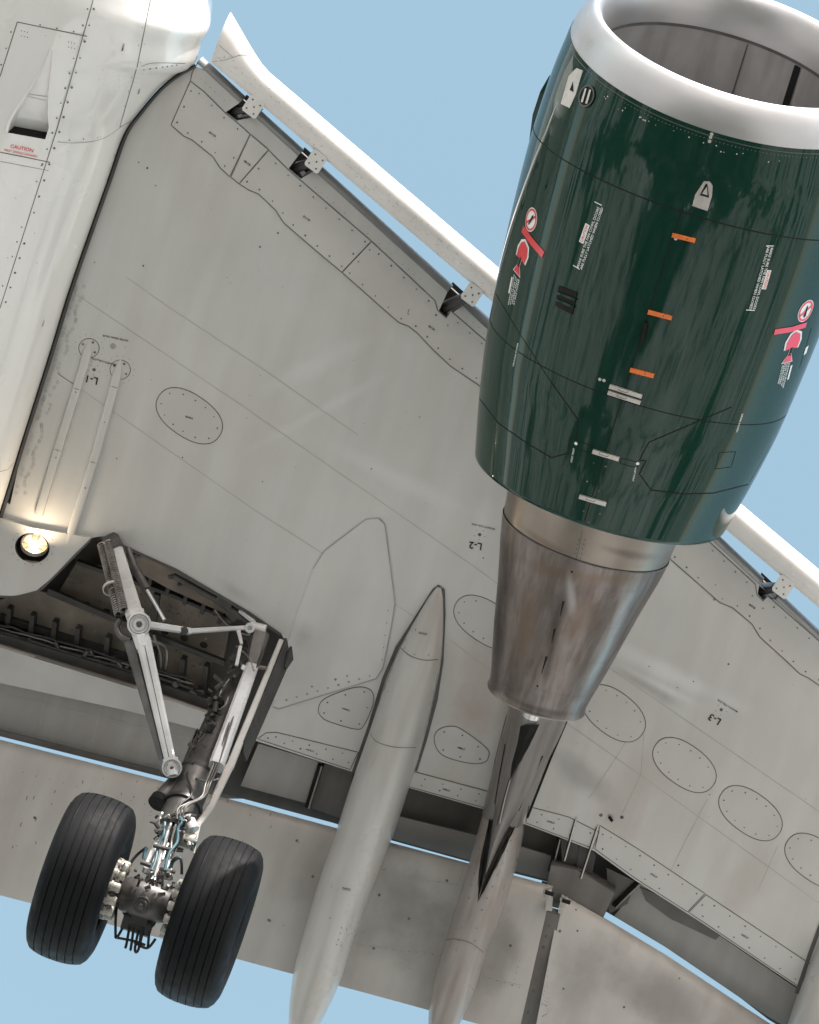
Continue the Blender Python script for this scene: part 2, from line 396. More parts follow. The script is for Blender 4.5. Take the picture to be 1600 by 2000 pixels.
# ------------------------------------------------------------------ wing surfaces
LEa = V((.60, 2.2)); 
def le_x(y): return le_k[0] + le_k[1]*y
le_k = (0, -0.5)
def zw0(x, y): return .085*(y-2)
_p = ZS(zw0).hit(400, 108)[0]; _q = ZS(zw0).hit(1600, 1221)[0]
le_k = (_p.x - (_q.x-_p.x)/(_q.y-_p.y)*_p.y, (_q.x-_p.x)/(_q.y-_p.y))
def zw(x, y):
    s = (le_x(y)-x)*.89
    z = .085*(y-2)
    if s < .75: z += .16*(1-max(s, 0)/.75)**2.6
    return z
W = ZS(zw)
def zs_off(dz, tilt=0.0, x0=-4.0): return ZS(lambda x, y: .085*(y-2)+dz+tilt*(x-x0))

# wheel well opening
WELL = [(-90, 1140), (0, 1160), (70, 1153), (100, 1130), (176, 1052), (192, 1048), (210, 1049), (244, 1067), (345, 1112), (487, 1195), (551, 1240), (556, 1252), (520, 1340), (470, 1440), (440, 1510), (372, 1560), (393, 1428), (405, 1392), (262, 1343), (0, 1263), (-90, 1238)]
skin_out = [(-90, 950), (20, 985), (60, 800), (120, 590), (185, 400), (240, 260), (300, 190), (375, 128),
            (400, 108), (1000, 665), (1600, 1221),
            (1900, 2170), (1559, 1929), (1375, 1805), (1240, 1719), (1161, 1662), (1090, 1634), (1026, 1610), (950, 1582), (815, 1543), (680, 1505), (500, 1447),
            (478, 1444), (520, 1340), (556, 1252), (551, 1240), (487, 1195), (345, 1112), (244, 1067), (210, 1049), (192, 1048), (176, 1052), (60, 1030), (-90, 1010)]
# notches for slat tracks
def notch(a_, b_, c_, d_): return [a_, b_, c_, d_]
TRK = [((482, 184), (492, 193), (462, 236), (441, 219)), ((596, 296), (608, 307), (587, 350), (564, 329)), ((888, 562), (898, 571), (872, 620), (857, 608)), ((1497, 1126), (1508, 1136), (1490, 1172), (1480, 1160))]
i0 = skin_out.index((1000, 665)); le_pts = []
LEL = [(380, 97), (400, 116), (471, 182), (955, 622), (1408, 1050), (1600, 1231), (1980, 1585)]
def lept(px, off=20):           # lower tangent of the rounded nose, just behind the nose line
    for a_, b_ in zip(LEL, LEL[1:]):
        if px <= b_[0]: break
    return (px-off*.1, a_[1]+(b_[1]-a_[1])*(px-a_[0])/(b_[0]-a_[0])+off)
seq = [lept(402)]
for q in TRK:
    seq += [lept(q[0][0]-12), q[3], q[2], lept(q[1][0]+8)]
seq += [lept(1250), lept(1408), lept(1600), lept(1960)]
i1 = skin_out.index((400, 108)); i2 = skin_out.index((1600, 1221))
skin_out = skin_out[:i1]+seq+skin_out[i2+1:]
wing = part('wing', plate(skin_out, W, .02, step=.16), 'wing', smooth=25)
TEP = []
def te_x(y):
    if not TEP:
        for q in [(-90, 1414), (650, 1607), (1068, 1722), (1176, 1776), (1499, 1990), (1900, 2240)]:
            p = ZS(lambda a_, b_: .085*(b_-2)+.20).hit(*q)[0]; TEP.append((p.y, p.x))
    for (a_, xa), (b_, xb) in zip(TEP, TEP[1:]):
        if y <= b_: break
    return xa+(xb-xa)*(y-a_)/(b_-a_)
def top_z(x, y):
    s_ = max(0, (le_x(y)-x)*.89)
    return .085*(y-2)+max(.20, min(.30+.39*math.sin(min(1, s_/2.6)*math.pi/2), .20+.30*(x-te_x(y))))
TOPZ = ZS(top_z)
up_out = [(-90, 900), (375, 150), (400, 138), (471, 204), (955, 642), (1408, 1070), (1600, 1250), (1960, 1590), (1900, 2240), (1499, 1990), (1420, 1930), (1300, 1850), (1176, 1776), (1068, 1722), (915, 1683), (760, 1640), (650, 1607), (310, 1516), (0, 1437), (-90, 1414)]
def zlow_top(x, y): return .085*(y-2)+.18
UT = ZS(lambda x, y: top_z(x, y) if (le_x(y)-x) < 3.0 else top_z(x, y))
# outline of the upper skin is given where its trailing edge is seen
LT = ZS(lambda x, y: .085*(y-2)+.20)
xy = [tuple(LT.hit(*q)[0][:2]) for q in up_out]
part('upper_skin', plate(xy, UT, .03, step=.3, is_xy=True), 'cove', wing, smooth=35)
# rounded nose of the fixed leading edge, between the track slots
def nose_px(x0, x1):
    rings = []
    n = max(2, int((x1-x0)/25))
    for i in range(n+1):
        p, _ = W.hit(*lept(x0+(x1-x0)*i/n)); z0 = p.z; z1 = z0+.12; r = []
        d = V((1, -le_k[1], 0)).normalized()
        for j in range(9):
            a_ = -math.pi/2+math.pi*j/8
            r.append(V((p.x, p.y, (z0+z1)/2))+d*(math.cos(a_)*.045)+V((0, 0, math.sin(a_)*.06)))
        rings.append(r)
    return loft(rings)
edges_ = [386]+[v_ for q in TRK for v_ in (q[0][0]-12, q[1][0]+8)]+[1960]
for i in range(0, len(edges_), 2):
    part('leading_edge_nose', nose_px(edges_[i], edges_[i+1]), 'bare', wing, smooth=40)

# leading-edge underside panels (proud plates) with their joints
LA = [(400, 180), (441, 219), (462, 238), (490, 262), (525, 292), (564, 331), (587, 351), (726, 471), (850, 585), (872, 600), (940, 656), (1050, 754), (1391, 1061), (1480, 1143), (1497, 1159), (1600, 1250), (1700, 1338)]
LB = [(334, 244), (359, 266), (375, 273), (416, 306), (430, 328), (449, 345), (467, 359), (486, 371), (505, 379), (539, 411), (554, 435), (614, 487), (668, 532), (779, 630), (798, 637), (816, 651), (845, 682), (880, 715), (935, 752), (1050, 858), (1308, 1091), (1381, 1155), (1406, 1177), (1431, 1187), (1469, 1219), (1484, 1244), (1537, 1292), (1562, 1316), (1581, 1325), (1600, 1339), (1700, 1428)]
def seg(line, x0, x1):
    out = []
    def at(x):
        for p, q in zip(line, line[1:]):
            if p[0] <= x <= q[0]: return (x, p[1]+(q[1]-p[1])*(x-p[0])/(q[0]-p[0]))
        return line[0] if x < line[0][0] else line[-1]
    return [at(x0)]+[p for p in line if x0 < p[0] < x1]+[at(x1)]
seams, faint, riv, rivl = [], [], [], []
def inset(poly, d):
    cx = sum(p[0] for p in poly)/len(poly); cy = sum(p[1] for p in poly)/len(poly); out = []
    n = len(poly)
    for i in range(n):
        a_, b_, c_ = poly[i-1], poly[i], poly[(i+1) % n]
        e1 = V((b_[0]-a_[0], b_[1]-a_[1])); e2 = V((c_[0]-b_[0], c_[1]-b_[1]))
        if e1.length < 1e-6 or e2.length < 1e-6: out.append(b_); continue
        n1 = V((-e1.y, e1.x)).normalized(); n2 = V((-e2.y, e2.x)).normalized(); m_ = (n1+n2)
        m_ = m_.normalized()*min(2.0, 1/max(.4, m_.normalized().dot(n1)))
        out.append((b_[0]+m_.x*d, b_[1]+m_.y*d))
    return out
def area2(p): return sum(p[i-1][0]*p[i][1]-p[i][0]*p[i-1][1] for i in range(len(p)))
def wpanel(px, name='access_panel', m='panel', parent=None, surf=W, lab=None, seamw=.0062, sp=.11, rv=True, d=1.5, rin=9, thick=.002, r=.0065):
    parent = parent or wing
    if area2(px) < 0: px = px[::-1]
    o = part(name, plate(inset(px, d), surf, .004, step=.12, off=.003), m, parent, label=lab)
    seams.append(ribbon(px, surf, seamw, .0012, closed=True, stepx=6))
    if rv: riv.extend(rivets(inset(px, rin), surf, sp, r, closed=True, off=.0045, drop=.04))
    return o
cuts = [(334, 370, 134), (449, 489, 262), (467, 525, 292), (668, 726, 471), (1050, 1100, 0), ]
def lepanel(b0, b1, a0, a1): return seg(LB, b0, b1)+seg(LA, a0, a1)[::-1]
tw = [q for q in TRK]
P1 = seg(LB, 334, 449)+[(489, 262), (470, 245), (457, 234), (441, 221), (400, 180), (372, 158)]
wpanel(P1, 'leading_edge_panel')
wpanel(seg(LB, 467, 668)+[(726, 471), (590, 354), (580, 346), (562, 330), (525, 293)], 'leading_edge_panel')
wpanel([(451, 346), (467, 359), (525, 292), (489, 262)], 'leading_edge_panel', rv=False)
wpanel(seg(LB, 668, 1050)+[(1100, 802), (940, 658), (880, 606), (872, 621), (855, 606), (850, 587), (726, 471)], 'leading_edge_panel')
wpanel(seg(LB, 1308, 1600)+[(1650, 1296), (1600, 1252), (1499, 1163), (1490, 1174), (1478, 1160), (1476, 1141), (1391, 1063), (1330, 1008)], 'leading_edge_panel')
riv += rivets([(388, 150), (438, 196)], W, .04, .003); riv += rivets([(610, 360), (850, 572)], W, .045, .003, drop=.3); riv += rivets([(905, 614), (955, 658)], W, .045, .003)
riv += rivets([(1400, 1057), (1484, 1135)], W, .045, .003); riv += rivets([(1512, 1158), (1600, 1238)], W, .045, .003)
seams.append(ribbon([(372, 158), (376, 140), (390, 118)], W, .006))

# oval fuel-tank access panels
def oval(cx, cy, a_, b_, ang, p=2.3, n=40):
    out = []
    for i in range(n):
        t_ = 2*math.pi*i/n; c_, s_ = math.cos(t_), math.sin(t_)
        x = a_*math.copysign(abs(c_)**(2/p), c_); y = b_*math.copysign(abs(s_)**(2/p), s_)
        q = math.radians(ang); out.append((cx+x*math.cos(q)-y*math.sin(q), cy+x*math.sin(q)+y*math.cos(q)))
    return out
for k, (cx, cy, a_, b_, ang) in enumerate([(370, 812, 71, 42, 34), (952, 1216, 72, 40, 33), (1199, 1393, 69, 42, 38), (1337, 1494, 69, 40, 36), (1466, 1588, 69, 40, 36), (1595, 1681, 69, 40, 36), (1725, 1777, 69, 40, 36)]):
    wpanel(oval(cx, cy, a_, b_, ang), 'oval_access_panel', sp=.085, rin=10, r=.0058)
wpanel(smoothpx([(848, 1441), (858, 1424), (882, 1418), (905, 1426), (950, 1460), (955, 1476), (946, 1489), (920, 1491), (875, 1480), (855, 1465)], True), 'access_panel', sp=.13, rin=9)
wpanel(smoothpx([(622, 1385), (635, 1364), (690, 1343), (722, 1346), (730, 1370), (712, 1415), (695, 1424), (645, 1410), (628, 1400)], True), 'access_panel', sp=.13, rin=9)
wpanel([(503, 1443), (520, 1431), (540, 1430), (700, 1469), (684, 1503)], 'trailing_edge_panel', sp=.12)
wpanel([(806, 1506), (955, 1546), (948, 1578), (798, 1536)], 'trailing_edge_panel', sp=.13)
wpanel([(1033, 1575), (1110, 1595), (1170, 1625), (1158, 1657), (1090, 1631), (1027, 1607)], 'trailing_edge_panel', sp=.12)
wpanel([(1172, 1612), (1250, 1660), (1377, 1745), (1343, 1781), (1242, 1716), (1162, 1658)], 'trailing_edge_panel', sp=.12)
wpanel([(1379, 1747), (1585, 1884), (1562, 1928), (1376, 1802), (1345, 1782)], 'trailing_edge_panel', sp=.13)
wpanel(smoothpx([(1375, 1108), (1388, 1098), (1402, 1101), (1424, 1121), (1424, 1136), (1410, 1147), (1398, 1143), (1375, 1122)], True), 'hatch_panel', rv=False, seamw=.007)
for c in [(571, 409, 9), (806, 611, 9), (1500, 1218, 9)]: wpanel(oval(c[0], c[1], c[2], c[2], 0, 2, 20), 'round_cap', rv=False, seamw=.005, d=1)

# reinforcement plate and faint skin joints
RP = [(740, 1012), (752, 1024), (762, 1100), (772, 1178), (765, 1220), (757, 1262), (748, 1305), (735, 1325), (545, 1384), (533, 1380), (548, 1300), (575, 1215), (612, 1110), (635, 1075), (715, 1014)]
part('doubler_plate', plate(RP, W, .006, step=.25, off=.005), 'wing', wing)
faint.append(ribbon(RP[:9]+[RP[9]], W, .010, .006)); faint.append(ribbon([(740, 1012), (715, 1014), (635, 1075), (612, 1110)], W, .005, .006))
rivl += rivets([(548, 1370), (728, 1318)], W, .07, .009, off=.007); rivl += rivets([(552, 1358), (690, 1316)], W, .08, .009, off=.007, drop=.3); rivl += rivets([(745, 1300), (760, 1180)], W, .09, .006, off=.007)
for l_ in ([(145, 572), (480, 797), (900, 1088), (975, 1142)], [(112, 729), (145, 751), (500, 998), (632, 1082)], [(772, 1180), (810, 1205)], [(880, 1250), (960, 1312)],
           [(1105, 1411), (1260, 1520), (1600, 1764)], [(1184, 1300), (1305, 1383), (1600, 1585)], [(1230, 1412), (1225, 1445), (1190, 1500), (1150, 1560)], [(1258, 1430), (1252, 1512), (1215, 1590)],
           [(1382, 1560), (1340, 1640), (1310, 1700)], [(1520, 1650), (1480, 1740)], [(1165, 1625), (1400, 1770), (1590, 1900)], [(805, 1505), (950, 1543)], [(245, 540), (330, 600), (505, 715), (700, 850)]):
    faint.append(ribbon(l_, W, .0036, .001))
seams.append(ribbon([(112, 729), (145, 751)], W, .005)); 
for k in range(46):          # double row of large flush bolts beside the root
    t_ = k/45; x0, y0 = 150-t_*118, 560+t_*400
    for dx in (0, 14+4*math.sin(k)):
        if rnd.random() < .85: h_ = W.hit(x0+dx, y0+rnd.uniform(-3, 3)); v_ = []; 
        p_, n_ = h_; tt = n_.orthogonal().normalized(); bb = n_.cross(tt)
        rv_ = [p_+n_*.0025+(tt*math.cos(q)+bb*math.sin(q))*r_ for r_ in (.011, .0085) for q in [2*math.pi*i/12 for i in range(12)]]
        rivl.append((rv_, [(i, (i+1) % 12, 12+(i+1) % 12, 12+i) for i in range(12)]))
# scattered small drain holes, dots
for k in range(110):
    x0, y0 = rnd.uniform(150, 1590), rnd.uniform(180, 1600)
    if y0 > 1040+(x0-200)*.35 and x0 < 560: continue
    if y0 < 200+(x0-400)*.93+40: continue
    h_ = W.hit(x0, y0); riv.append(disc(h_[0], h_[1], rnd.choice([.0025, .003, .003, .0055]), .002))
for c in [(184, 722), (937, 1044), (1409, 1386)]:
    h_ = W.hit(*c); riv.append(disc(h_[0], h_[1], .012, .003, 12))
    for q in range(5):
        h_ = W.hit(c[0]+11*math.cos(q*1.26+.4), c[1]+10*math.sin(q*1.26+.4)); riv.append(disc(h_[0], h_[1], .0035, .002))
h_ = W.hit(221, 676); part('drain_valve', drum(h_[0]-h_[1]*.002, h_[1], [(0, .022), (.008, .020), (.008, .012), (.004, .010), (.004, .0)], 18), 'brakew', wing)
for c in [(280, 519), (288, 328), (1395, 1171), (1423, 1297), (1172, 1592), (1216, 1595), (1325, 1690), (543, 455), (508, 482)]:
    h_ = W.hit(*c); riv.append(disc(h_[0], h_[1], .0075, .003, 10))
for c in [(174, 680), (235, 722)]:
    wpanel(oval(c[0], c[1], 20, 19, 0, 2, 26), 'round_cap', rv=False, seamw=.005, d=1)
    for q in range(14):
        h_ = W.hit(c[0]+28*math.cos(q*.449), c[1]+27*math.sin(q*.449)); riv.append(disc(h_[0], h_[1], .0028, .002))
    for q in range(4):
        h_ = W.hit(c[0]+14*math.cos(.6+q*1.571), c[1]+14*math.sin(.6+q*1.571)); riv.append(disc(h_[0], h_[1], .009, .005, 10))
# conduit fairings
def conduit(line, wpx, h=.03):
    d = densify([V(q) for q in line], 12, False); rings = []
    for i, q in enumerate(d):
        p, n = W.hit(q.x, q.y); p2, _ = W.hit(*(d[min(i+1, len(d)-1)])); p1, _ = W.hit(*(d[max(i-1, 0)])); t_ = (p2-p1).normalized(); s_ = n.cross(t_)
        k = min(1, (i+.35)/2.2); w_ = wpx*k; hh = h*min(1, (i+.2)/3)
        rings.append([p-s_*w_/2, p-s_*w_*.42+n*hh*.8, p-s_*w_*.25+n*hh, p+s_*w_*.25+n*hh, p+s_*w_*.42+n*hh*.8, p+s_*w_/2])
    return loft(rings)
for l_, js in (([(176, 664), (168, 700), (150, 760), (110, 890), (76, 1004)], [(150, 760), (114, 880)]), ([(236, 702), (222, 760), (185, 895), (133, 1060)], [(222, 756), (177, 902)])):
    c_ = conduit(l_, .066); co = part('conduit_fairing', c_, 'wing', wing, smooth=30); cs = BS(c_)
    for j in js: seams.append(ribbon([(j[0]-9, j[1]-3), (j[0]+11, j[1]+3)], cs, .005, .001, stepx=3))
    riv += rivets([(l_[1][0], l_[1][1]), l_[2], l_[-1]], cs, .5, .006)

# stains, and pale streaks painting in sunlight reflected off the engine
def smears(m, items, surf=W):
    t = M[m].node_tree; N = t.nodes; L = t.links; bs = N['Principled BSDF']; src = bs.inputs['Base Color'].links[0].from_socket
    tc = N.new('ShaderNodeTexCoord'); nz = N.new('ShaderNodeTexNoise'); nz.inputs['Scale'].default_value = 2.2; nz.inputs['Detail'].default_value = 5; nz.inputs['Roughness'].default_value = .55; L.new(tc.outputs['Object'], nz.inputs['Vector'])
    for (a_, b_, w_, col, amt) in items:
        A = surf.hit(*a_); B = surf.hit(*b_)
        if A is None or B is None: print('smear missed', a_, b_); continue
        A = A[0]; B = B[0]; c = (A+B)/2; d_ = B-A; ang = math.atan2(d_.y, d_.x)
        mp = N.new('ShaderNodeMapping'); mp.vector_type = 'TEXTURE'; mp.inputs['Location'].default_value = c; mp.inputs['Rotation'].default_value = (0, 0, ang); mp.inputs['Scale'].default_value = (d_.length*.65, w_/296, 50)
        L.new(tc.outputs['Object'], mp.inputs[0])
        ln = N.new('ShaderNodeVectorMath'); ln.operation = 'LENGTH'; L.new(mp.outputs[0], ln.inputs[0])
        ad = N.new('ShaderNodeMath'); ad.operation = 'MULTIPLY_ADD'; L.new(nz.outputs['Fac'], ad.inputs[0]); ad.inputs[1].default_value = 2.2; L.new(ln.outputs['Value'], ad.inputs[2])
        mr = N.new('ShaderNodeMapRange'); mr.interpolation_type = 'SMOOTHSTEP'; mr.inputs[1].default_value = 2.3; mr.inputs[2].default_value = 1.0; mr.inputs[3].default_value = 0; mr.inputs[4].default_value = amt; L.new(ad.outputs[0], mr.inputs[0])
        mx = N.new('ShaderNodeMix'); mx.data_type = 'RGBA'; L.new(mr.outputs[0], mx.inputs[0]); L.new(src, mx.inputs[6]); mx.inputs[7].default_value = (*col, 1); src = mx.outputs[2]
    L.new(src, bs.inputs['Base Color'])
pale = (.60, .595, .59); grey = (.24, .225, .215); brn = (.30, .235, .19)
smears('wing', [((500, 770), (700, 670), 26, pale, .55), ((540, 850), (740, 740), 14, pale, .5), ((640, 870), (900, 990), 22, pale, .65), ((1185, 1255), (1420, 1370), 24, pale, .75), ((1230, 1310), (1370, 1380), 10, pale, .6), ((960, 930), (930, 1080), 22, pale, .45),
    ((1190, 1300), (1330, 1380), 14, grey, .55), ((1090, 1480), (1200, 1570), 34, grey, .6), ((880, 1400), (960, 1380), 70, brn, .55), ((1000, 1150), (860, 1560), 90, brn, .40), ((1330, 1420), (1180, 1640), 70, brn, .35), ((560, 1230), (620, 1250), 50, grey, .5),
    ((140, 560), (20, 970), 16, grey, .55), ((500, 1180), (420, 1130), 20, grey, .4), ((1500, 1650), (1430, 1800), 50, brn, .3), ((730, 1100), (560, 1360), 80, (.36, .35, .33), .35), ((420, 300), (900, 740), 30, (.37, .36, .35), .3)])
# ------------------------------------------------------------------ lettering on the wing
ink = []
def wt(s, px, dr, size, surf=W): ink.append(decal(text2d(s), px, dr, surf, size*(.70 if size > .05 else .55 if 'L' in s and len(s) > 8 or 'VALVE' in s else .68), .0055))
wt('L-1', (179, 741), (-.97, -.24), .105); wt('L-2', (929, 1065), (-.99, -.15), .105); wt('L-3', (1396, 1404), (-.86, -.5), .105)
wt('MAGNETIC FUEL LEVEL', (203, 706), (-.96, -.26), .032); wt('WATER DRAIN VALVE', (226, 660), (-.97, -.2), .034)
wt('MAGNETIC FUEL LEVEL', (944, 1028), (-.97, -.22), .030); wt('MAGNETIC FUEL LEVEL', (1421, 1378), (-.84, -.52), .030)
for s, c, dr in [('821AB', (415, 262), (-.85, -.6)), ('821BB', (483, 318), (-.8, -.6)), ('821CB', (599, 426), (-.8, -.55)), ('821EB', (843, 640), (-.8, -.55)), ('822AB', (1469, 1184), (-.8, -.55)),
                 ('540AB', (370, 815), (-.95, -.28)), ('574AH', (676, 1385), (-.96, -.28)), ('573AH', (606, 1465), (-.96, -.28)), ('574BH', (901, 1461), (-.96, -.28)), ('573BH', (872, 1542), (-.96, -.28)),
                 ('675DD', (1076, 1605), (-.96, -.28)), ('675AD', (1277, 1709), (-.84, -.5)), ('675DD', (1455, 1828), (-.84, -.5))]: wt(s, c, dr, .030)

# ------------------------------------------------------------------ slat
def slat(x0, x1, y0, slope, horn):
    # rounded section extruded along the rear lower edge line
    d = V((1, -le_k[1], 0)).normalized()
    rings = []; n = 40
    SF = ZS(lambda a_, b_: .085*(b_-2)+.07)
    for i in range(n+1):
        x = x0+(x1-x0)*i/n; y = y0+(x-x0)*slope
        p = SF.hit(x, y)[0]
        prof = [(0, 0), (.035, -.020), (.08, -.034), (.12, -.036), (.157, -.024), (.187, .002), (.203, .030), (.205, .06), (.192, .09), (.155, .115), (.10, .132), (.03, .138), (-.03, .134), (-.03, .126), (.03, .118), (.07, .09), (.06, .04), (.012, .012)]
        k = max(0, 1-(i/n*abs(x1-x0))/75)**1.7 if horn else 0
        dd = d.lerp(V((1.0, .06, 0)), k); r = []
        for j, (u_, z_) in enumerate(prof): r.append(p+dd*(u_*.94*(1+.8*k))+V((0, 0, z_*1.35+k*.05*max(0, u_)/.2)))
        rings.append(r)
    return loft(rings, True)
SL = slat(412, 1000, 121, .851, True); sl1 = part('slat', SL, 'slat', smooth=35, label='long pale slat between fuselage and engine'); SLS = BS(SL)
SL2 = slat(1260, 1980, 901.4, .84, False); sl2 = part('slat', SL2, 'slat', smooth=35, label='pale slat outboard of the engine'); SLS2 = BS(SL2)
seam_s = [ribbon([(416, 120), (440, 117), (468, 108), (490, 107)], SLS, .005), ribbon([(428, 88), (455, 112)], SLS, .004)]
for q_ in seam_s: part('slat_joint', q_, 'faint', sl1)
sr = []
for k in range(150):
    x = rnd.uniform(420, 980); y = 120+(x-412)*.851-rnd.uniform(3, 45); h_ = SLS.hit(x, y)
    if h_: sr.append(disc(h_[0], h_[1], rnd.uniform(.002, .004), .001))
sr += rivets([(424, 115), (485, 104)], SLS, .03, .003)
part('slat_fastener', join(*sr), 'rivetl', sl1, kind='stuff')
# tracks: dark slot, curved rail, square foot plate
for k, (c, tc_) in enumerate([((495, 208), TRK[0]), ((617, 315), TRK[1]), ((922, 575), TRK[2]), ((1530, 1146), TRK[3])]):
    par = sl1 if k < 3 else sl2
    SP = ZS(lambda x, y: .085*(y-2)+.045)
    sz = 21
    ux, uy = .80, .60; vx, vy = .55, -.83
    pl = [(c[0]+sz*(ux*a_*.8+vx*b_*.9), c[1]+sz*(uy*a_*.8+vy*b_*.9)) for a_, b_ in ((-1, -.8), (-.8, -1), (.8, -1), (1, -.8), (1, .8), (.8, 1), (-.8, 1), (-1, .8))]
    o = part('track_foot_plate', plate(pl, SP, .012, step=.2), 'slat', par)
    fs = []
    for a_, b_ in ((-.55, -.55), (.5, -.6), (-.5, .55), (.6, .5), (.1, 0)):
        h_ = SP.hit(c[0]+sz*(ux*a_*.8+vx*b_*.9), c[1]+sz*(uy*a_*.8+vy*b_*.9)); fs.append(disc(h_[0], h_[1], .007, .002))
    part('plate_bolt', join(*fs), 'rivet', o, kind='stuff')
    m0 = ((tc_[2][0]+tc_[3][0])/2, (tc_[2][1]+tc_[3][1])/2); A = W.hit(m0[0]+3, m0[1]-5)[0]+V((0, 0, .09)); B = SP.hit(c[0]-4, c[1]+2)[0]+V((0, 0, .03))
    part('slat_track', beam(A, B, .045, .09, .05, .06), 'welldark', par, smooth=20)
    part('slat_track', beam(A+V((0, -.05, .04)), B+V((-.02, -.035, .05)), .02, .12, .02, .08), 'geard', par)
    # slot lining
    q = tc_; qq = [W.hit(*lept(q[0][0]-13))[0], W.hit(*q[3])[0], W.hit(*q[2])[0], W.hit(*lept(q[1][0]+9))[0]]
    H = .30
    f1 = ([qq[0], qq[1], qq[2], qq[3]]+[p+V((0, 0, H)) for p in qq], [(0, 1, 5, 4), (1, 2, 6, 5), (2, 3, 7, 6), (4, 5, 6, 7)])
    part('track_slot', f1, 'dark', wing)

# ------------------------------------------------------------------ fuselage and belly fairing
seam_px = [(-330, 2080), (-150, 1480), (-60, 1180), (0, 1003), (45, 858), (95, 700), (135, 570), (180, 440), (212, 350), (243, 262), (275, 215), (312, 172), (345, 146), (378, 128), (393, 88), (409, 52), (404, 12), (398, -50), (385, -140)]
ZBEL = -.62
def bel_edge():
    out = []
    for i, q in enumerate(smoothpx(seam_px, k=5)):
        if q[1] > 128: p = W.hit(*q)[0]
        else: p = zpt(q[0], q[1], zw(W.hit(378, 128)[0].x, W.hit(378, 128)[0].y)+(128-q[1])*.0016)
        out.append(p)
    return out
EDG = bel_edge()
rings = []
def belz(x, y, ye, ze):
    y1 = ye-.95
    if y <= y1: return ZBEL+.012*max(0, (y1-y))**2*0
    t_ = min(1, (y-y1)/(ye-y1)); pw = 1.75
    return ZBEL+(ze-ZBEL)*(1-(1-t_**pw)**(1/pw))
for p in EDG:
    r = []
    for k in range(9): y = -2+(p.y-.95+2)*k/8; r.append(V((p.x, y, ZBEL)))
    for k in range(1, 19):
        t_ = math.sin(k/18*math.pi/2); y = p.y-.95+.95*t_; r.append(V((p.x, y, belz(p.x, y, p.y, p.z))))
    last = r[-1]
    r.append(last+V((0, -.015, .12))); r.append(last+V((0, -.10, .6))); r.append(last+V((0, -.5, 1.2)))
    rings.append(r)
fus = loft(rings); FS = BS(fus)
fo = part('belly_fairing', fus, 'white', smooth=50, label='white belly fairing with air inlet and screw rows')
# fuselage barrel above
rg = []
for x in [-12+i*.8 for i in range(31)]:
    rg.append([V((x, 1.975*math.cos(q), 1.45+1.975*math.sin(q))) for q in [2*math.pi*i/48 for i in range(48)]])
part('fuselage_barrel', loft(rg, True), 'white', smooth=40)
# rubber seal between fairing and wing
sg = [(q[0]+4, q[1]+1) for q in seam_px if q[1] >= 128]
part('root_seal', ribbon(sg, W, .026, .02, smooth=True), 'seal', fo)
part('root_seal', ribbon([(q[0]+1, q[1]) for q in seam_px if q[1] >= 128], W, .012, .06, smooth=True), 'dark', fo)
fse, fri, fink, fred = [], [], [], []
def fr(l_, w_=.006, **k): fse.append(ribbon(l_, FS, w_, .0012, **k))
fr([(182, 0), (112, 250), (0, 602)]); fr([(34, 43), (170, 71)]); fr([(34, 43), (0, 150)]); fr([(294, 0), (268, 130), (234, 248)]); fr([(234, 248), (262, 233)])
fr([(112, 277), (150, 279), (200, 271), (240, 245)], .0035, smooth=True); fr([(0, 297), (98, 317)]); fr([(0, 315), (95, 333)], .003)
fr([(276, 130), (300, 123), (362, 124)], .0035, smooth=True); fr([(0, 921), (15, 917), (27, 903)], .004)
for l_, s_, r_ in (([(188, 0), (118, 252), (5, 610)], .11, .008), ([(176, 0), (106, 248), (-5, 590)], .11, .0065), ([(28, 38), (165, 66)], .11, .0055), ([(27, 45), (0, 135)], .11, .006), ([(0, 303), (92, 322)], .11, .006), ([(289, 0), (262, 130), (240, 225)], .12, .004), ([(299, 0), (274, 125)], .12, .003), ([(275, 137), (345, 127)], .038, .006), ([(120, 275), (200, 268)], .1, .005), ([(0, 905), (24, 897)], .05, .004)):
    fri += rivets(l_, FS, s_, r_, drop=.06)
for bx, by in ((42, 60), (134, 82)):
    for i in range(3):
        for j in range(2): h_ = FS.hit(bx+i*6, by+i*1.5+j*10); fri.append(disc(h_[0], h_[1], .004, .001))
for k in range(26):
    h_ = FS.hit(rnd.uniform(5, 250), rnd.uniform(20, 600)); 
    if h_: fri.append(disc(h_[0], h_[1], rnd.uniform(.0015, .0035), .001))
for q_ in fse: part('panel_joint', q_, 'seam', fo)
part('fastener', join(*fri), 'rivet', fo, kind='stuff')
for s, c, dr, z_ in [('CAUTION', (43, 290), (.98, .2), .036), ('INLET SWINGS INWARDS', (41, 299.5), (.98, .2), .0205)]: fred.append(decal(text2d(s), c, dr, FS, z_, .003))
for q_ in fred: part('caution_lettering', q_, 'red', fo)
for s, c, dr in [('192MB', (240, 92), (-.2, .98)), ('192NB', (271, 178), (-.2, .98)), ('192LB', (84, 631), (-.2, .98))]: fink.append(decal(text2d(s), c, dr, FS, .019, .003))
for q_ in fink: part('panel_lettering', q_, 'ink', fo)
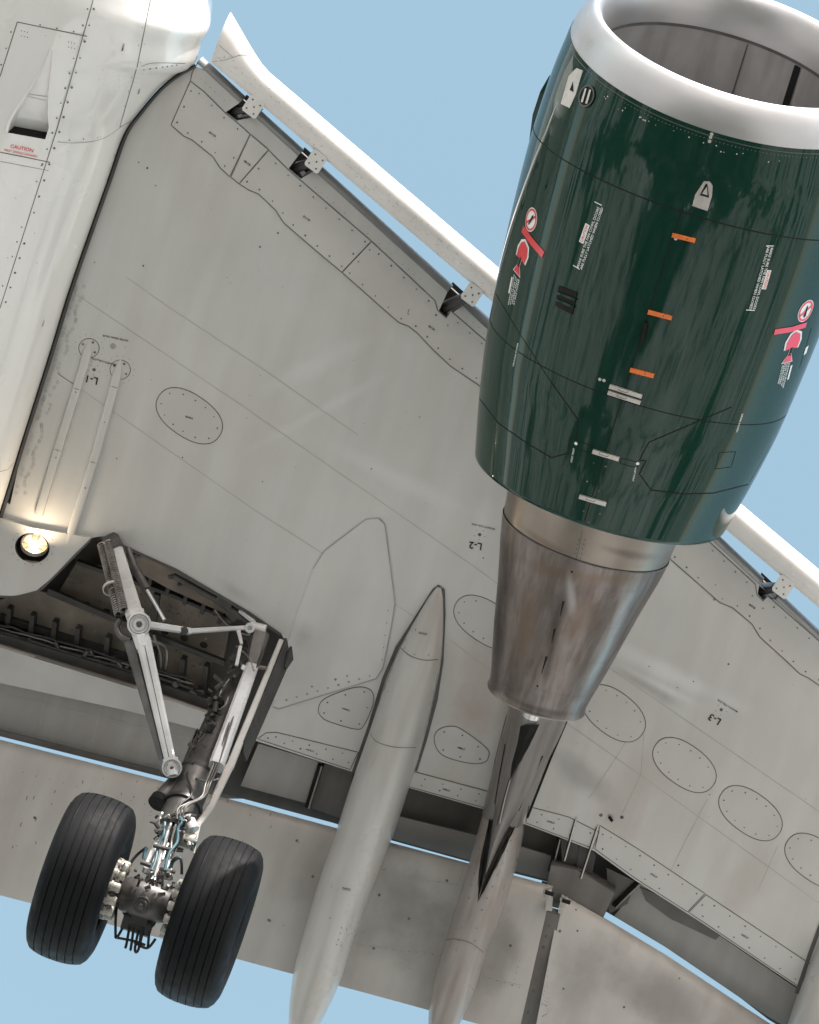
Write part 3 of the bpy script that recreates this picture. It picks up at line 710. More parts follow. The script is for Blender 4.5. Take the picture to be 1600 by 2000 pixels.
# flush air inlet: a ramp sinking to a dark mouth
def down(p, d_): return p+V((0, 0, d_))
ramp_c = [((97, 96), (103, 98)), ((82, 130), (101, 130)), ((58, 172), (97, 178)), ((30, 212), (97, 226)), ((16, 235), (100, 250)), ((9, 258), (93, 273))]
dpt = [.002, .012, .028, .055, .08, .11]
rr_ = []; wl = []; wr = []
for (a_, b_), dd in zip(ramp_c, dpt):
    A = FS.hit(*a_)[0]; B = FS.hit(*b_)[0]
    rr_.append([A-V((0, 0, .002)), A+V((0, 0, -.004)), A.lerp(B, .07)+V((0, 0, -.004)), A.lerp(B, .12)+V((0, 0, dd)), A.lerp(B, .5)+V((0, 0, dd*1.1)), A.lerp(B, .88)+V((0, 0, dd)), B.lerp(A, .05)+V((0, 0, -.004)), B+V((0, 0, -.004)), B-V((0, 0, .002))])
INL = [a_ for a_, b_ in ramp_c]+[b_ for a_, b_ in ramp_c[::-1]]
# cut the skin there by removing faces is avoided: the inlet panel is its own recessed tray, set in a hole of the fairing
def cut_hole(o, px):
    me = o.data; import bmesh
    bm = bmesh.new(); bm.from_mesh(me)
    loop = [FS.hit(*q)[0] for q in px]
    xs = [p.x for p in loop]; ys = [p.y for p in loop]
    cand = [f for f in bm.faces if f.normal.z < -.5 or True]
    pol = [(p.x, p.y) for p in loop]
    box = (min(xs)-.25, max(xs)+.25, min(ys)-.25, max(ys)+.25)
    fs = [f for f in bm.faces if box[0] < f.calc_center_median().x < box[1] and box[2] < f.calc_center_median().y < box[3] and abs(f.calc_center_median().z-ZBEL) < .35]
    # boundary of removed region
    vs = set(v_ for f in fs for v_ in f.verts)
    bed = [e_ for f in fs for e_ in f.edges if any(g_ not in fs for g_ in e_.link_faces) or len(e_.link_faces) == 1]
    bed = list({e_.index: e_ for e_ in bed}.values())
    idx = {}; pts = []
    for e_ in bed:
        for v_ in e_.verts:
            if v_ not in idx: idx[v_] = len(pts); pts.append(V((v_.co.x, v_.co.y)))
    zz = [v_.co.z for v_ in idx]
    edges = [(idx[e_.verts[0]], idx[e_.verts[1]]) for e_ in bed]
    k = len(pts); pts += [V(p) for p in pol]; edges += [(k+i, k+(i+1) % len(pol)) for i in range(len(pol))]
    vo, eo, f_o, vi, ei, fi = delaunay_2d_cdt(pts, edges, [], 0, 1e-6)
    outer = None
    keepers = [v_ for v_ in idx]
    bmesh.ops.delete(bm, geom=fs, context='FACES_ONLY')
    mp = {}
    for i, q in enumerate(vo):
        src = vi[i][0] if vi[i] else -1
        if 0 <= src < k: mp[i] = keepers[src]
        else:
            h = FS.b.ray_cast(V((q.x, q.y, -5)), V((0, 0, 1))); mp[i] = bm.verts.new(h[0] if h[0] else (q.x, q.y, ZBEL))
    # loop order of the outer boundary for the inside test
    nb = {}
    for e_ in edges[:len(bed)]: nb.setdefault(e_[0], []).append(e_[1]); nb.setdefault(e_[1], []).append(e_[0])
    st = 0; od = [0]; prev = None; cur = 0
    while True:
        nx = [q for q in nb[cur] if q != prev]; 
        if not nx or nx[0] == st and len(od) > 2: break
        prev, cur = cur, nx[0]
        if cur == st: break
        od.append(cur)
        if len(od) > 5000: break
    ob = [pts[i] for i in od]
    for f in f_o:
        c = sum((vo[i] for i in f), V((0, 0)))/len(f)
        if inside(c, ob) and not inside(c, pol):
            try:
                ff = bm.faces.new([mp[i] for i in f]); ff.smooth = True
                if ff.normal.z > 0: ff.normal_flip()
            except ValueError: pass
    bmesh.ops.recalc_face_normals(bm, faces=bm.faces)
    bm.to_mesh(me); bm.free()
cut_hole(fo, INL)
tray = loft(rr_)
io = part('air_inlet', tray, 'white', fo, smooth=40)
A, B = [FS.hit(*q)[0] for q in ramp_c[-1]]; A2, B2 = [FS.hit(*q)[0] for q in ((16, 237), (99, 252))]
mouth = ([A2+V((0, 0, .09)), B2+V((0, 0, .09)), B+V((0, 0, .0)), A+V((0, 0, .0)), A+V((0, 0, .14)), B+V((0, 0, .14)), A2+V((0, 0, .14)), B2+V((0, 0, .14))], [(3, 2, 5, 4), (0, 1, 7, 6), (4, 5, 7, 6), (0, 3, 4, 6), (1, 2, 5, 7)])
part('inlet_mouth', mouth, 'dark', fo)
A2, B2 = [FS.hit(*q)[0] for q in ((12, 250), (96, 266))]
part('inlet_mouth', ([A+V((0, 0, .003)), B+V((0, 0, .003)), B2+V((0, 0, .10)), A2+V((0, 0, .10))], [(0, 1, 2, 3)]), 'dark', fo)
fl = [ribbon([(51, 183), (96, 189)], BS(tray), .004, .002), ribbon([(50, 187), (66, 191), (92, 196)], BS(tray), .003, .002)]
part('inlet_flap_joint', join(*fl), 'faint', fo)

# root panel with the landing light
RPL = [(-90, 985), (0, 1012), (60, 1030), (178, 1051), (150, 1078), (100, 1130), (72, 1153), (30, 1164), (0, 1163), (-90, 1150)]
RS = ZS(lambda x, y: .085*(y-2)-.03-.0)
light_c = (64, 1068)
holeL = oval(light_c[0]-1, light_c[1]+2, 34, 29, 12, 2, 32)
rp_ = part('root_fairing_panel', plate(RPL, RS, .04, step=.2, holes=[holeL]), 'wing', smooth=25)
part('panel_edge_seal', ribbon([(0, 1165), (30, 1165), (74, 1154), (101, 1131), (178, 1053)], RS, .014, .002, smooth=True), 'seal', rp_)
lr = [];
for q in range(16):
    h_ = RS.hit(light_c[0]+41*math.cos(q*.3927), light_c[1]+36*math.sin(q*.3927)); lr.append(disc(h_[0], h_[1], .004, .001))
part('light_bezel_screw', join(*lr), 'rivet', rp_, kind='stuff')
C_ = zpt(light_c[0]-1, light_c[1]+2, RS.hit(*light_c)[0].z); AX = V((.88, 0, -.47)).normalized()
part('light_housing', drum(C_, V((0, 0, 1)), [(0, .115), (.10, .11), (.16, .09), (.17, 0.001)], 32), 'dark', rp_, smooth=40)
LC = zpt(68, 1062, C_.z-.012)
part('lamp_bezel', drum(LC, AX, [(-.03, .098), (.0, .102), (.006, .099), (.002, .092), (-.02, .088)], 32), 'steel', rp_, smooth=40)
part('lamp_reflector', drum(LC, AX, [(-.004, .092), (-.02, .075), (-.035, .045), (-.045, .001)], 32), 'glow', rp_, smooth=60)
for q in range(10): part('reflector_facet', beam(LC+AX*-.012+(AX.orthogonal().normalized()*math.cos(q*.628)+AX.cross(AX.orthogonal().normalized())*math.sin(q*.628))*.035, LC+AX*-.004+(AX.orthogonal().normalized()*math.cos(q*.628)+AX.cross(AX.orthogonal().normalized())*math.sin(q*.628))*.086, .004, .003), 'brakew', rp_)
part('lamp_bulb', drum(LC+AX*-.03, AX, [(0, .022), (.01, .018), (.016, .010), (.018, .001)], 16), 'lit', rp_, smooth=60)
pl_ = bpy.data.lights.new('landing_lamp', 'SPOT'); pl_.energy = 7; pl_.color = (1, .80, .55); pl_.shadow_soft_size = .03; pl_.spot_size = math.radians(170); pl_.spot_blend = 1
po = bpy.data.objects.new('landing_lamp', pl_); COL.objects.link(po); po.parent = root; po.location = LC+V((-.03, 0.02, -.085)); po.rotation_euler = V((-.75, 0, .15)).to_track_quat('Z', 'Y').to_euler()

# ------------------------------------------------------------------ wheel well
well_xy = [tuple(W.hit(*q)[0][:2]) for q in WELL]
wv = []; wf = []
for i, (x, y) in enumerate(well_xy):
    z = zw(x, y)+.012; wv += [(x, y, z), (x, y, z+.62)]
n = len(well_xy)
for i in range(n):
    j = (i+1) % n
    if WELL[i][0] < 0 and WELL[j][0] < 0: continue
    wf.append((2*i, 2*j, 2*j+1, 2*i+1))
wb = part('wheel_bay', (wv, wf), 'well')
def wp(px, dz, m, name='bay_panel', th=.02, **k): return part(name, plate(px, zs_off(dz), th, step=.4), m, wb, **k)
wp([(-90, 980), (180, 1000), (600, 1180), (620, 1260), (480, 1560), (380, 1560), (405, 1350), (-90, 1180)], .60, 'well', 'bay_roof')
wp([(150, 1098), (205, 1106), (330, 1160), (452, 1212), (436, 1290), (300, 1245), (105, 1172)], .42, 'well')
wp([(60, 1150), (100, 1160), (300, 1245), (415, 1290), (400, 1352), (262, 1300), (0, 1212), (-60, 1195)], .30, 'well')
wp([(240, 1068), (345, 1114), (478, 1196), (470, 1212), (330, 1150), (238, 1100)], .16, 'well', 'bay_front_rail')
wp([(-80, 1215), (0, 1238), (262, 1318), (405, 1366), (405, 1391), (262, 1342), (0, 1262), (-80, 1238)], .06, 'welldark', 'bay_ledge', th=.12)
wp([(95, 1150), (300, 1238), (440, 1292), (437, 1301), (298, 1247), (90, 1161)], .24, 'welldark', 'bay_stiffener', th=.05)
for q in ([(0, 1200), (270, 1285), (262, 1296), (0, 1212)], [(150, 1096), (330, 1158), (452, 1210), (455, 1216), (330, 1165), (148, 1102)], [(300, 1160), (312, 1164), (300, 1245), (288, 1240)]): wp(q, .26, 'welldark', 'bay_stiffener', th=.06)
for k in range(9):
    x = 20+k*46+rnd.uniform(-12, 12); y = 1218+x*.292
    wp([(x, y-34), (x+9, y-31), (x+4, y+20), (x-5, y+17)], .20, 'welldark', 'bay_rib', th=.10)
for k in range(6):
    x = 262+k*34; y = 1092+(x-262)*.56
    wp([(x, y), (x+7, y+4), (x-2, y+34), (x-9, y+30)], .22, 'welldark', 'bay_rib', th=.10)
for k in range(7):
    x = 170+k*38; y = 1130+(x-170)*.34
    wp(oval(x, y+52, 8, 6, 20, 2, 14), .285, 'ink', 'lightening_hole', th=.004)
pp = []
def wz(px, py, dz): p = zs_off(dz).hit(px, py)[0]; return p
for k, (yo, dz, r_) in enumerate([(0, .10, .014), (9, .12, .010), (17, .09, .018), (-9, .14, .008), (-16, .16, .010)]):
    pts = [wz(x, 1236+yo+(x*.292)+rnd.uniform(-2, 2), dz) for x in range(-40, 400, 22)]
    part('hydraulic_pipe', tube(spline(pts, 3), r_, 7), 'steel' if k % 2 else 'welldark', wb, smooth=60)
for l_ in ([(255, 1090), (300, 1115), (360, 1150), (430, 1182), (470, 1205)], [(420, 1190), (440, 1215), (470, 1235), (500, 1240)], [(290, 1250), (322, 1262), (326, 1290), (318, 1330)], [(300, 1240), (314, 1280), (312, 1320)]):
    part('hydraulic_pipe', tube(spline([wz(*q, .2) for q in l_], 5), .012, 7), 'steel', wb, smooth=60)
bits = []
for k in range(70):
    x = rnd.uniform(0, 470); base = 1236+x*.292 if rnd.random() < .6 else 1075+(x-240)*.56
    if base < 1150+0 and x < 250: continue
    p = wz(x, base+rnd.uniform(-12, 14), rnd.uniform(.08, .25)); q = p+V((rnd.uniform(-.05, .05), rnd.uniform(-.08, .08), rnd.uniform(-.02, .02)))
    bits.append(beam(p, q, rnd.uniform(.015, .05), rnd.uniform(.02, .05)))
part('bay_clutter', join(*bits), 'geard', wb, kind='stuff')
br = []
for k in range(150):
    x, y = rnd.uniform(130, 440), rnd.uniform(1100, 1330); h_ = zs_off(.42 if y < 1120+x*.3 else .30).hit(x, y); br.append(disc(h_[0], h_[1], rnd.uniform(.004, .011), .001))
for l_, dz in (([(140, 1110), (440, 1222)], .42), ([(150, 1120), (420, 1230)], .42), ([(0, 1205), (262, 1292), (400, 1345)], .30)): br += rivets(l_, zs_off(dz), .05, .007)
part('bay_rivet', join(*br), 'rivet', wb, kind='stuff')
# spar edge trim of the front lip
part('bay_lip', ribbon([(196, 1050), (212, 1051), (246, 1069), (346, 1114), (487, 1197), (549, 1240)], W, .022, .004), 'seal', wb)
pts = [wz(*q, .05) for q in ((340, 1125), (400, 1158), (440, 1180), (480, 1210), (505, 1228))]
part('bay_actuator', tube(spline(pts, 4), [.022]*17, 10), 'geard', wb, smooth=40)
part('bay_fitting', beam(wz(425, 1165, .04), wz(452, 1184, .03), .09, .05), 'geard', wb)
part('bay_fitting', beam(wz(468, 1192, .02), wz(498, 1216, .0), .03, .03), 'gearw', wb)

# inboard rear wing strip and shroud
ST = zs_off(-.0, 0.0)
strip = part('rear_spar_cover', plate([(-90, 1238), (0, 1265), (262, 1345), (405, 1393), (397, 1427), (240, 1386), (0, 1334), (-90, 1314)], zs_off(-.03), .05, step=.25), 'door', wing)
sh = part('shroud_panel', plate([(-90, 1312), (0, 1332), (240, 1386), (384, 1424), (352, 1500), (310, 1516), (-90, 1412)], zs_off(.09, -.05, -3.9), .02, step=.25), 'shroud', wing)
shs = zs_off(.09, -.05, -3.9); r_ = []
for l_ in ([(0, 1352), (380, 1442)], [(90, 1372), (76, 1420)], [(195, 1398), (180, 1450)], [(283, 1420), (275, 1470)]): r_ += rivets(l_, shs, .028, .0032)
for l_ in ([(0, 1355), (380, 1445)], [(92, 1350), (78, 1420)], [(197, 1375), (182, 1450)]): faint.append(ribbon(l_, shs, .004))
part('rivet', join(*r_), 'rivetl', sh, kind='stuff')
wp_ = part('shroud_shadow_strip', plate([(-90, 1405), (0, 1427), (310, 1506), (318, 1518), (0, 1438), (-90, 1416)], zs_off(.05), .03, step=.4), 'cove', wing)  # dark strip that paints the shadow line at the shroud's rear
# dark recessed bulkhead behind the lower skin edge
bk = [(500, 1449), (680, 1507), (815, 1545), (950, 1584), (1026, 1612), (1090, 1636), (1161, 1664), (1240, 1721), (1375, 1807), (1559, 1931), (1900, 2172)]
bv = []; bf = []
for i, q in enumerate(bk):
    p = W.hit(q[0]-4, q[1]-9)[0]; bv += [p+V((0, 0, .004)), p+V((.03, 0, .30))]
for i in range(len(bk)-1): bf.append((2*i, 2*i+2, 2*i+3, 2*i+1))
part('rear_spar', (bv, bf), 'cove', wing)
# visible ribs / actuator parts in the cove
cz = zs_off(.12)
def cp(px, m, name, dz=.12, th=.02): return part(name, plate(px, zs_off(dz), th, step=.4), m, wing)
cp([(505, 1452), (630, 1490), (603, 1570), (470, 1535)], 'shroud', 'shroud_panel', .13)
cp([(634, 1492), (690, 1508), (670, 1600), (606, 1578)], 'cove', 'shroud_panel', .13)
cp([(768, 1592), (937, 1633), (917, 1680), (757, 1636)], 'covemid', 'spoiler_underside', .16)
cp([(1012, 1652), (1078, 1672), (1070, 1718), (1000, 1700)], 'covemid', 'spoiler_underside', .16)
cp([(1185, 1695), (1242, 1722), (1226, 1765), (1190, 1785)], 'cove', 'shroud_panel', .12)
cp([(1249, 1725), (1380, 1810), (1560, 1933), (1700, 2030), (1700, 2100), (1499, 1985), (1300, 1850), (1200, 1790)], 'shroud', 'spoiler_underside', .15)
cp([(1250, 1733), (1320, 1762), (1406, 1828), (1398, 1836), (1310, 1795), (1262, 1760)], 'cove', 'spoiler_shadow_band', .14)  # dark sheet standing in for the shadow along the lower skin edge
for a_, b_ in (((627, 1492), (601, 1575)), ((1092, 1634), (1076, 1700)), ((1247, 1722), (1200, 1768))):
    part('hinge_rib', beam(cz.hit(*a_)[0], cz.hit(*b_)[0], .04, .06), 'dark', wing)
    part('hinge_rib', beam(cz.hit(a_[0]+4, a_[1])[0]+V((0, 0, -.04)), cz.hit(b_[0]+4, b_[1])[0]+V((0, 0, -.04)), .012, .03), 'steel', wing)
for a_, b_ in (((1126, 1597), (1103, 1681)), ((1169, 1611), (1135, 1716))):
    A = W.hit(*a_)[0]-V((0, 0, .01)); B = zs_off(-.03).hit(*b_)[0]
    part('hinge_rod', tube([A, B], .006, 8), 'latch', wing, smooth=60); part('rod_slot', beam(A+V((-.02, -.008, .008)), B+V((0, -.010, .01)), .007, .006), 'dark', wing)
cp([(1058, 1722), (1112, 1736), (1104, 1778), (1060, 1766)], 'cove', 'cove_block', .10)
cp([(1096, 1640), (1122, 1636), (1134, 1660), (1124, 1690), (1098, 1684)], 'welldark', 'actuator_body', .05, .08)
cp([(1132, 1652), (1158, 1655), (1164, 1672), (1156, 1708), (1142, 1706), (1126, 1690)], 'welldark', 'actuator_body', .04, .08)
cp([(1180, 1724), (1185, 1720), (1214, 1738), (1209, 1745)], 'latch', 'data_plate', .13, .01)
for c in [(1174, 1592), (1215, 1596)]: h_ = W.hit(*c); riv.append(disc(h_[0], h_[1], .013, .003, 12))
part('vent_bracket', beam(W.hit(1190, 1594)[0]-V((0, 0, .01)), W.hit(1197, 1601)[0]-V((0, 0, .03)), .02, .02), 'dark', wing)
# small amber light at the fairing
h_ = W.hit(802, 1490); part('amber_lamp', drum(h_[0], h_[1], [(0, .03), (.02, .026), (.034, .012), (.036, .001)], 16), 'amber', wing, smooth=50)

# ------------------------------------------------------------------ flaps
def flap(front, back, zf, zb, name, lab, n=12, thk=.16):
    """panel between a front and a rear picture line; front at height zf, rear at zb (relative), rounded nose"""
    def along(l, t_):
        ln = [math.dist(a_, b_) for a_, b_ in zip(l, l[1:])]; s = t_*sum(ln)
        for (a_, b_), d_ in zip(zip(l, l[1:]), ln):
            if s <= d_+1e-6: return (a_[0]+(b_[0]-a_[0])*s/d_, a_[1]+(b_[1]-a_[1])*s/d_)
            s -= d_
        return l[-1]
    rings = []
    for i in range(n+1):
        f_ = zs_off(zf).hit(*along(front, i/n))[0]; b_ = zs_off(zb).hit(*along(back, i/n))[0]; d_ = b_-f_
        r = []
        for u_, z_ in ((1, 0), (.8, -.012), (.6, -.03), (.4, -.045), (.25, -.045), (.12, -.035), (.05, -.018), (.012, .015), (0, .05), (.01, .09), (.05, .13), (.15, .165), (.35, .17), (.6, .12), (.8, .06), (1, .008)): r.append(f_+d_*u_+V((0, 0, z_)))
        rings.append(r)
    vf = loft(rings, True); o = part(name, vf, 'flap', smooth=35, label=lab); return o, BS(vf)
f1, F1 = flap([(-190, 1402), (0, 1451), (310, 1530), (650, 1622), (1078, 1736)], [(-270, 1680), (0, 1748), (290, 1826), (570, 1902), (680, 1930), (838, 1973), (1012, 2022)], -.10, -.50, 'flap', 'inboard flap behind the landing gear')
f2, F2 = flap([(1096, 1752), (1176, 1797), (1300, 1872), (1480, 1992), (1700, 2130)], [(1040, 2040), (1150, 2090), (1300, 2160), (1500, 2260), (1700, 2370)], -.08, -.50, 'flap', 'outboard flap at the lower right')
sd = (.15, .14, .13)
smears('flap', [((640, 1640), (600, 1830), 70, sd, .35), ((800, 1690), (760, 1900), 120, sd, .75), ((960, 1740), (920, 1950), 90, sd, .7), ((1000, 1760), (980, 1900), 40, sd, .4), ((200, 1540), (240, 1560), 120, (.33, .30, .27), .4)], F1)
smears('flap', [((1180, 1820), (1120, 1990), 90, sd, .5), ((1330, 1910), (1280, 1995), 260, sd, .7)], F2)
fm, ff = [], []
for l_ in ([(620, 1635), (480, 1935)], [(915, 1690), (845, 1970)], [(650, 1700), (905, 1770)], [(600, 1840), (850, 1910)]): pass
fm += [ribbon([(740, 1705), (905, 1730)], F1, .004), ribbon([(693, 1843), (860, 1862)], F1, .004), ribbon([(945, 1905), (1020, 1925)], F1, .004), ribbon([(908, 1690), (898, 1720)], F1, .004)]
for l_, s_ in (([(700, 1845), (860, 1866)], .05), ([(948, 1908), (1020, 1930)], .05), ([(30, 1505), (300, 1575)], .09), ([(1000, 1930), (1018, 1868)], .04)): ff += rivets(l_, F1, s_, .0035)
for c in [(68, 1597), (525, 1797), (580, 1642), (741, 1748), (799, 1794), (730, 1852), (873, 1720), (997, 1847), (527, 1798), (611, 1712)]:
    h_ = F1.hit(*c)
    if h_: ff.append(disc(h_[0], h_[1], .011, .002, 10))
for k in range(60):
    h_ = F1.hit(rnd.uniform(0, 1000), rnd.uniform(1500, 1900))
    if h_: ff.append(disc(h_[0], h_[1], rnd.uniform(.002, .005), .001))
for k in range(26):   # oil streaks flung back from the well
    x, y = rnd.uniform(20, 560), rnd.uniform(1520, 1660); h_ = F1.hit(x, y)
    if h_: ff.append(ribbon([(x, y), (x-rnd.uniform(1, 3), y+rnd.uniform(3, 9))], F1, .006, .001, stepx=2))

for q_ in fm: part('flap_joint', q_, 'faint', f1)
part('flap_fastener', join(*ff), 'rivet', f1, kind='stuff')
ff = []
for c in [(1125, 1777), (1128, 1818), (1101, 1931), (1327, 1911), (1219, 1967)]:
    h_ = F2.hit(*c)
    if h_: ff.append(disc(h_[0], h_[1], .008, .002, 10))
for k in range(40):
    h_ = F2.hit(1062+rnd.uniform(-4, 10), rnd.uniform(1830, 1990))
    if h_: ff.append(disc(h_[0], h_[1], .003, .001))
part('flap_fastener', join(*ff), 'rivet', f2, kind='stuff')
# dark track beam between the flaps, with bolts, block and lugs
def fz(dz, tl=.22): return ZS(lambda x, y: .085*(y-2)+dz+tl*(x+4.2))
tb = part('flap_end_beam', plate([(1066, 1780), (1094, 1788), (1074, 1880), (1050, 2010), (1008, 2040), (1012, 1990), (1040, 1890)], fz(-.12), .10, step=.3), 'cove', label='dark bolted beam between the two flaps')
b_ = []
for k in range(9):
    for side in (0, 1):
        t_ = (k+.5*side)/9; x = 1072-46*t_+side*(24+6*t_); y = 1808+190*t_; h_ = fz(-.12).hit(x, y); b_.append(disc(h_[0], h_[1], .011, .002, 10))
part('beam_bolt', join(*b_), 'rivet', tb)
part('cove_block', plate([(1076, 1690), (1128, 1700), (1200, 1745), (1177, 1796), (1105, 1772), (1064, 1752)], zs_off(-.02), .14, step=.3), 'cove', wing)
for c in ((1074, 1744), (1107, 1760)):
    part('roller_lug', beam(fz(-.2).hit(c[0]-6, c[1]-7)[0], fz(-.2).hit(c[0]-4, c[1]+9)[0], .05, .06), 'latch', tb)
    part('roller_pin', tube([fz(-.25).hit(c[0]-9, c[1]-2)[0], fz(-.25).hit(c[0]+7, c[1]+3)[0]], .016, 10), 'dark', tb, smooth=50)
part('beam_cheek', plate([(1068, 1752), (1079, 1754), (1078, 1780), (1065, 1778)], fz(-.16), .03, step=.3), 'flap', tb)
part('beam_cheek', plate([(1094, 1768), (1103, 1766), (1098, 1786), (1091, 1784)], fz(-.16), .03, step=.3), 'flap', tb)

# ------------------------------------------------------------------ flap track fairings and pylon
def canoe(st, name, m, lab, p=2.3, up=.25, n=18):
    rings = []
    P_ = []
    for (lx, ly, rx, ry, ze, dp) in st:
        P_.append((zpt(lx, ly, ze), zpt(rx, ry, ze), dp))
    # smooth along
    def cr_(a, b, c, d, t_): return .5*((2*b)+(c-a)*t_+(2*a-5*b+4*c-d)*t_*t_+(3*b-a-3*c+d)*t_**3)
    Q = []
    for i in range(len(P_)-1):
        q = [P_[max(0, i-1)], P_[i], P_[i+1], P_[min(len(P_)-1, i+2)]]
        for j in range(5):
            t_ = j/5; Q.append((cr_(q[0][0], q[1][0], q[2][0], q[3][0], t_), cr_(q[0][1], q[1][1], q[2][1], q[3][1], t_), cr_(q[0][2], q[1][2], q[2][2], q[3][2], t_)))
    Q.append(P_[-1])
    for L_, R_, dp in Q:
        c = (L_+R_)/2; hw = (R_-L_)/2; r = [R_+V((0, 0, up))]
        for k in range(n+1):
            a_ = math.pi*k/n; cx, sx = math.cos(a_), math.sin(a_)
            r.append(c+hw*math.copysign(abs(cx)**(2/p), cx)-V((0, 0, dp*abs(sx)**(2/p))))
        r.append(L_+V((0, 0, up))); rings.append(r)
    vf = loft(rings, True); o = part(name, vf, m, smooth=40, label=lab); return o, BS(vf), Q
def zr(y, d_): return .085*(y-2)+d_
st1 = [(853, 1146, 862, 1147, .25, .02), (832, 1175, 866, 1182, .24, .06), (783, 1262, 862, 1284, .22, .15), (752, 1340, 846, 1368, .20, .24), (718, 1440, 820, 1470, .15, .33), (690, 1520, 793, 1552, .08, .37), (658, 1620, 759, 1652, .0, .38), (630, 1700, 729, 1732, -.1, .36), (600, 1800, 694, 1828, -.2, .32), (578, 1880, 668, 1908, -.3, .27), (567, 1960, 638, 1976, -.38, .2), (566, 2030, 600, 2042, -.42, .12), (572, 2075, 585, 2078, -.45, .04)]
c1, C1, Q1 = canoe(st1, 'flap_track_fairing', 'fair', 'long pale flap track fairing between gear and engine')
cs_ = [ribbon([(781, 1263), (800, 1280), (828, 1289), (856, 1288)], C1, .007, smooth=True), ribbon([(724, 1432), (735, 1448), (770, 1459), (812, 1460)], C1, .0055, smooth=True)]
for q_ in cs_: part('fairing_joint', q_, 'seam', c1)
cf = rivets([(786, 1262), (810, 1278), (855, 1280)], C1, .09, .006)
for c in [(645, 1793), (667, 1812), (677, 1815), (665, 1823), (661, 1835), (658, 1845), (666, 1847), (682, 1849), (692, 1817), (806, 1190), (812, 1230), (792, 1250)]:
    h_ = C1.hit(*c)
    if h_: cf.append(disc(h_[0], h_[1], .006, .001))
part('fastener', join(*cf), 'rivet', c1, kind='stuff')
part('panel_lettering', join(decal(text2d('531HG'), (826, 1237), (-.98, -.2), C1, .022), decal(text2d('532IG'), (677, 1736), (-.98, -.2), C1, .024)), 'ink', c1)
# dark seal round the fairing where it meets the wing
part('fairing_seal', ribbon([(690, 1510), (722, 1418), (750, 1325), (776, 1264), (848, 1152), (857, 1145), (866, 1152), (867, 1200), (863, 1290), (852, 1365), (832, 1440), (812, 1505)], W, .026, .008, smooth=False), 'seal', c1)
st2 = [(962, 1545, 1012, 1562, .30, .05), (946, 1580, 1020, 1602, .26, .22), (932, 1630, 1014, 1655, .2, .34), (914, 1692, 1000, 1718, .1, .36), (893, 1765, 978, 1790, 0, .34), (871, 1838, 950, 1860, -.1, .30), (850, 1910, 928, 1932, -.2, .26), (839, 1970, 903, 1990, -.28, .20), (838, 2040, 872, 2050, -.34, .1), (842, 2080, 855, 2084, -.36, .03)]
c2_, C2, Q2 = canoe(st2, 'flap_track_fairing', 'sooty', 'sooty flap track fairing behind the engine pylon')
part('fairing_joint', join(ribbon([(872, 1836), (890, 1834), (920, 1842), (944, 1860)], C2, .007, smooth=True)), 'seam', c2_)
cf = []
for l_ in ([(948, 1600), (936, 1660), (922, 1730), (912, 1772)], [(1008, 1610), (985, 1680), (958, 1740), (940, 1780)], [(905, 1800), (895, 1840), (888, 1850)], [(932, 1800), (926, 1850)]): cf += rivets(l_, C2, .085, .0065)
part('fastener', join(*cf), 'rivet', c2_, kind='stuff')
0 and part('notch_gap', join(ribbon([(966, 1558), (955, 1640), (934, 1762)], C2, .050, .004, w2=.012), ribbon([(1014, 1592), (975, 1675), (934, 1762)], C2, .050, .005, w2=.012)), 'dark', c2_)
st3 = [(1640, 1745, 1655, 1750, .6, .02), (1612, 1800, 1690, 1825, .6, .15), (1590, 1862, 1690, 1893, .55, .28), (1560, 1945, 1670, 1980, .45, .34), (1537, 2020, 1650, 2050, .4, .34), (1490, 2160, 1600, 2190, .3, .3)]
c3, C3, _ = canoe(st3, 'flap_track_fairing', 'fair', 'fairing cut off by the lower right corner')
part('fairing_seal', ribbon([(1640, 1742), (1607, 1795), (1583, 1860), (1556, 1940)], W, .03, .006), 'seal', c3)
# pylon tail
stp = [(1010, 1180, 1150, 1215, .25, .55), (1003, 1290, 1130, 1325, .28, .42), (996, 1372, 1108, 1405, .28, .34), (976, 1452, 1073, 1480, .28, .28), (957, 1530, 1040, 1555, .27, .24), (944, 1580, 1022, 1604, .25, .20)]
py, PY, _ = canoe(stp, 'pylon_fairing', 'pylon', 'sooty engine pylon tail', p=3.2)
stk = [(1015, 1200, 1140, 1230, -.1, .30), (1008, 1320, 1100, 1346, -.02, .25), (999, 1400, 1078, 1420, .02, .20), (984, 1476, 1052, 1496, .04, .17), (969, 1560, 1016, 1576, .0, .17), (958, 1640, 976, 1650, -.05, .17), (939, 1740, 943, 1748, -.1, .12)]
pk, PK, _ = canoe(stk, 'pylon_keel', 'pylon', 'dark keel of the pylon', p=1.6)
def surfplate(px, surf, off):
    c = (sum(p[0] for p in px)/len(px), sum(p[1] for p in px)/len(px)); d = [c]+[tuple(p) for p in densify([V(p) for p in px], 8)]; v_ = []
    for q in d:
        h = surf.hit(*q)
        if h is None: h = surf.near(G0(*q))
        v_.append(h[0]+h[1]*off)
    n = len(d)-1; return v_, [(0, 1+i, 1+(i+1) % n) for i in range(n)]
def G0(px, py): return zpt(px, py, -.1)
part('keel_slot', surfplate([(1020, 1416), (1052, 1412), (1034, 1452), (1010, 1500), (998, 1525), (1003, 1490), (1014, 1450)], PK, .016), 'dark', pk)
part('keel_edge', ribbon([(1001, 1512), (988, 1560), (977, 1608)], PK, .008, .008), 'latch', pk)
part('keel_joint', ribbon([(996, 1520), (984, 1562), (972, 1612)], PK, .006, .006), 'dark', pk)
part('keel_joint', ribbon([(987, 1453), (977, 1510), (967, 1570)], PY, .012), 'dark', py)
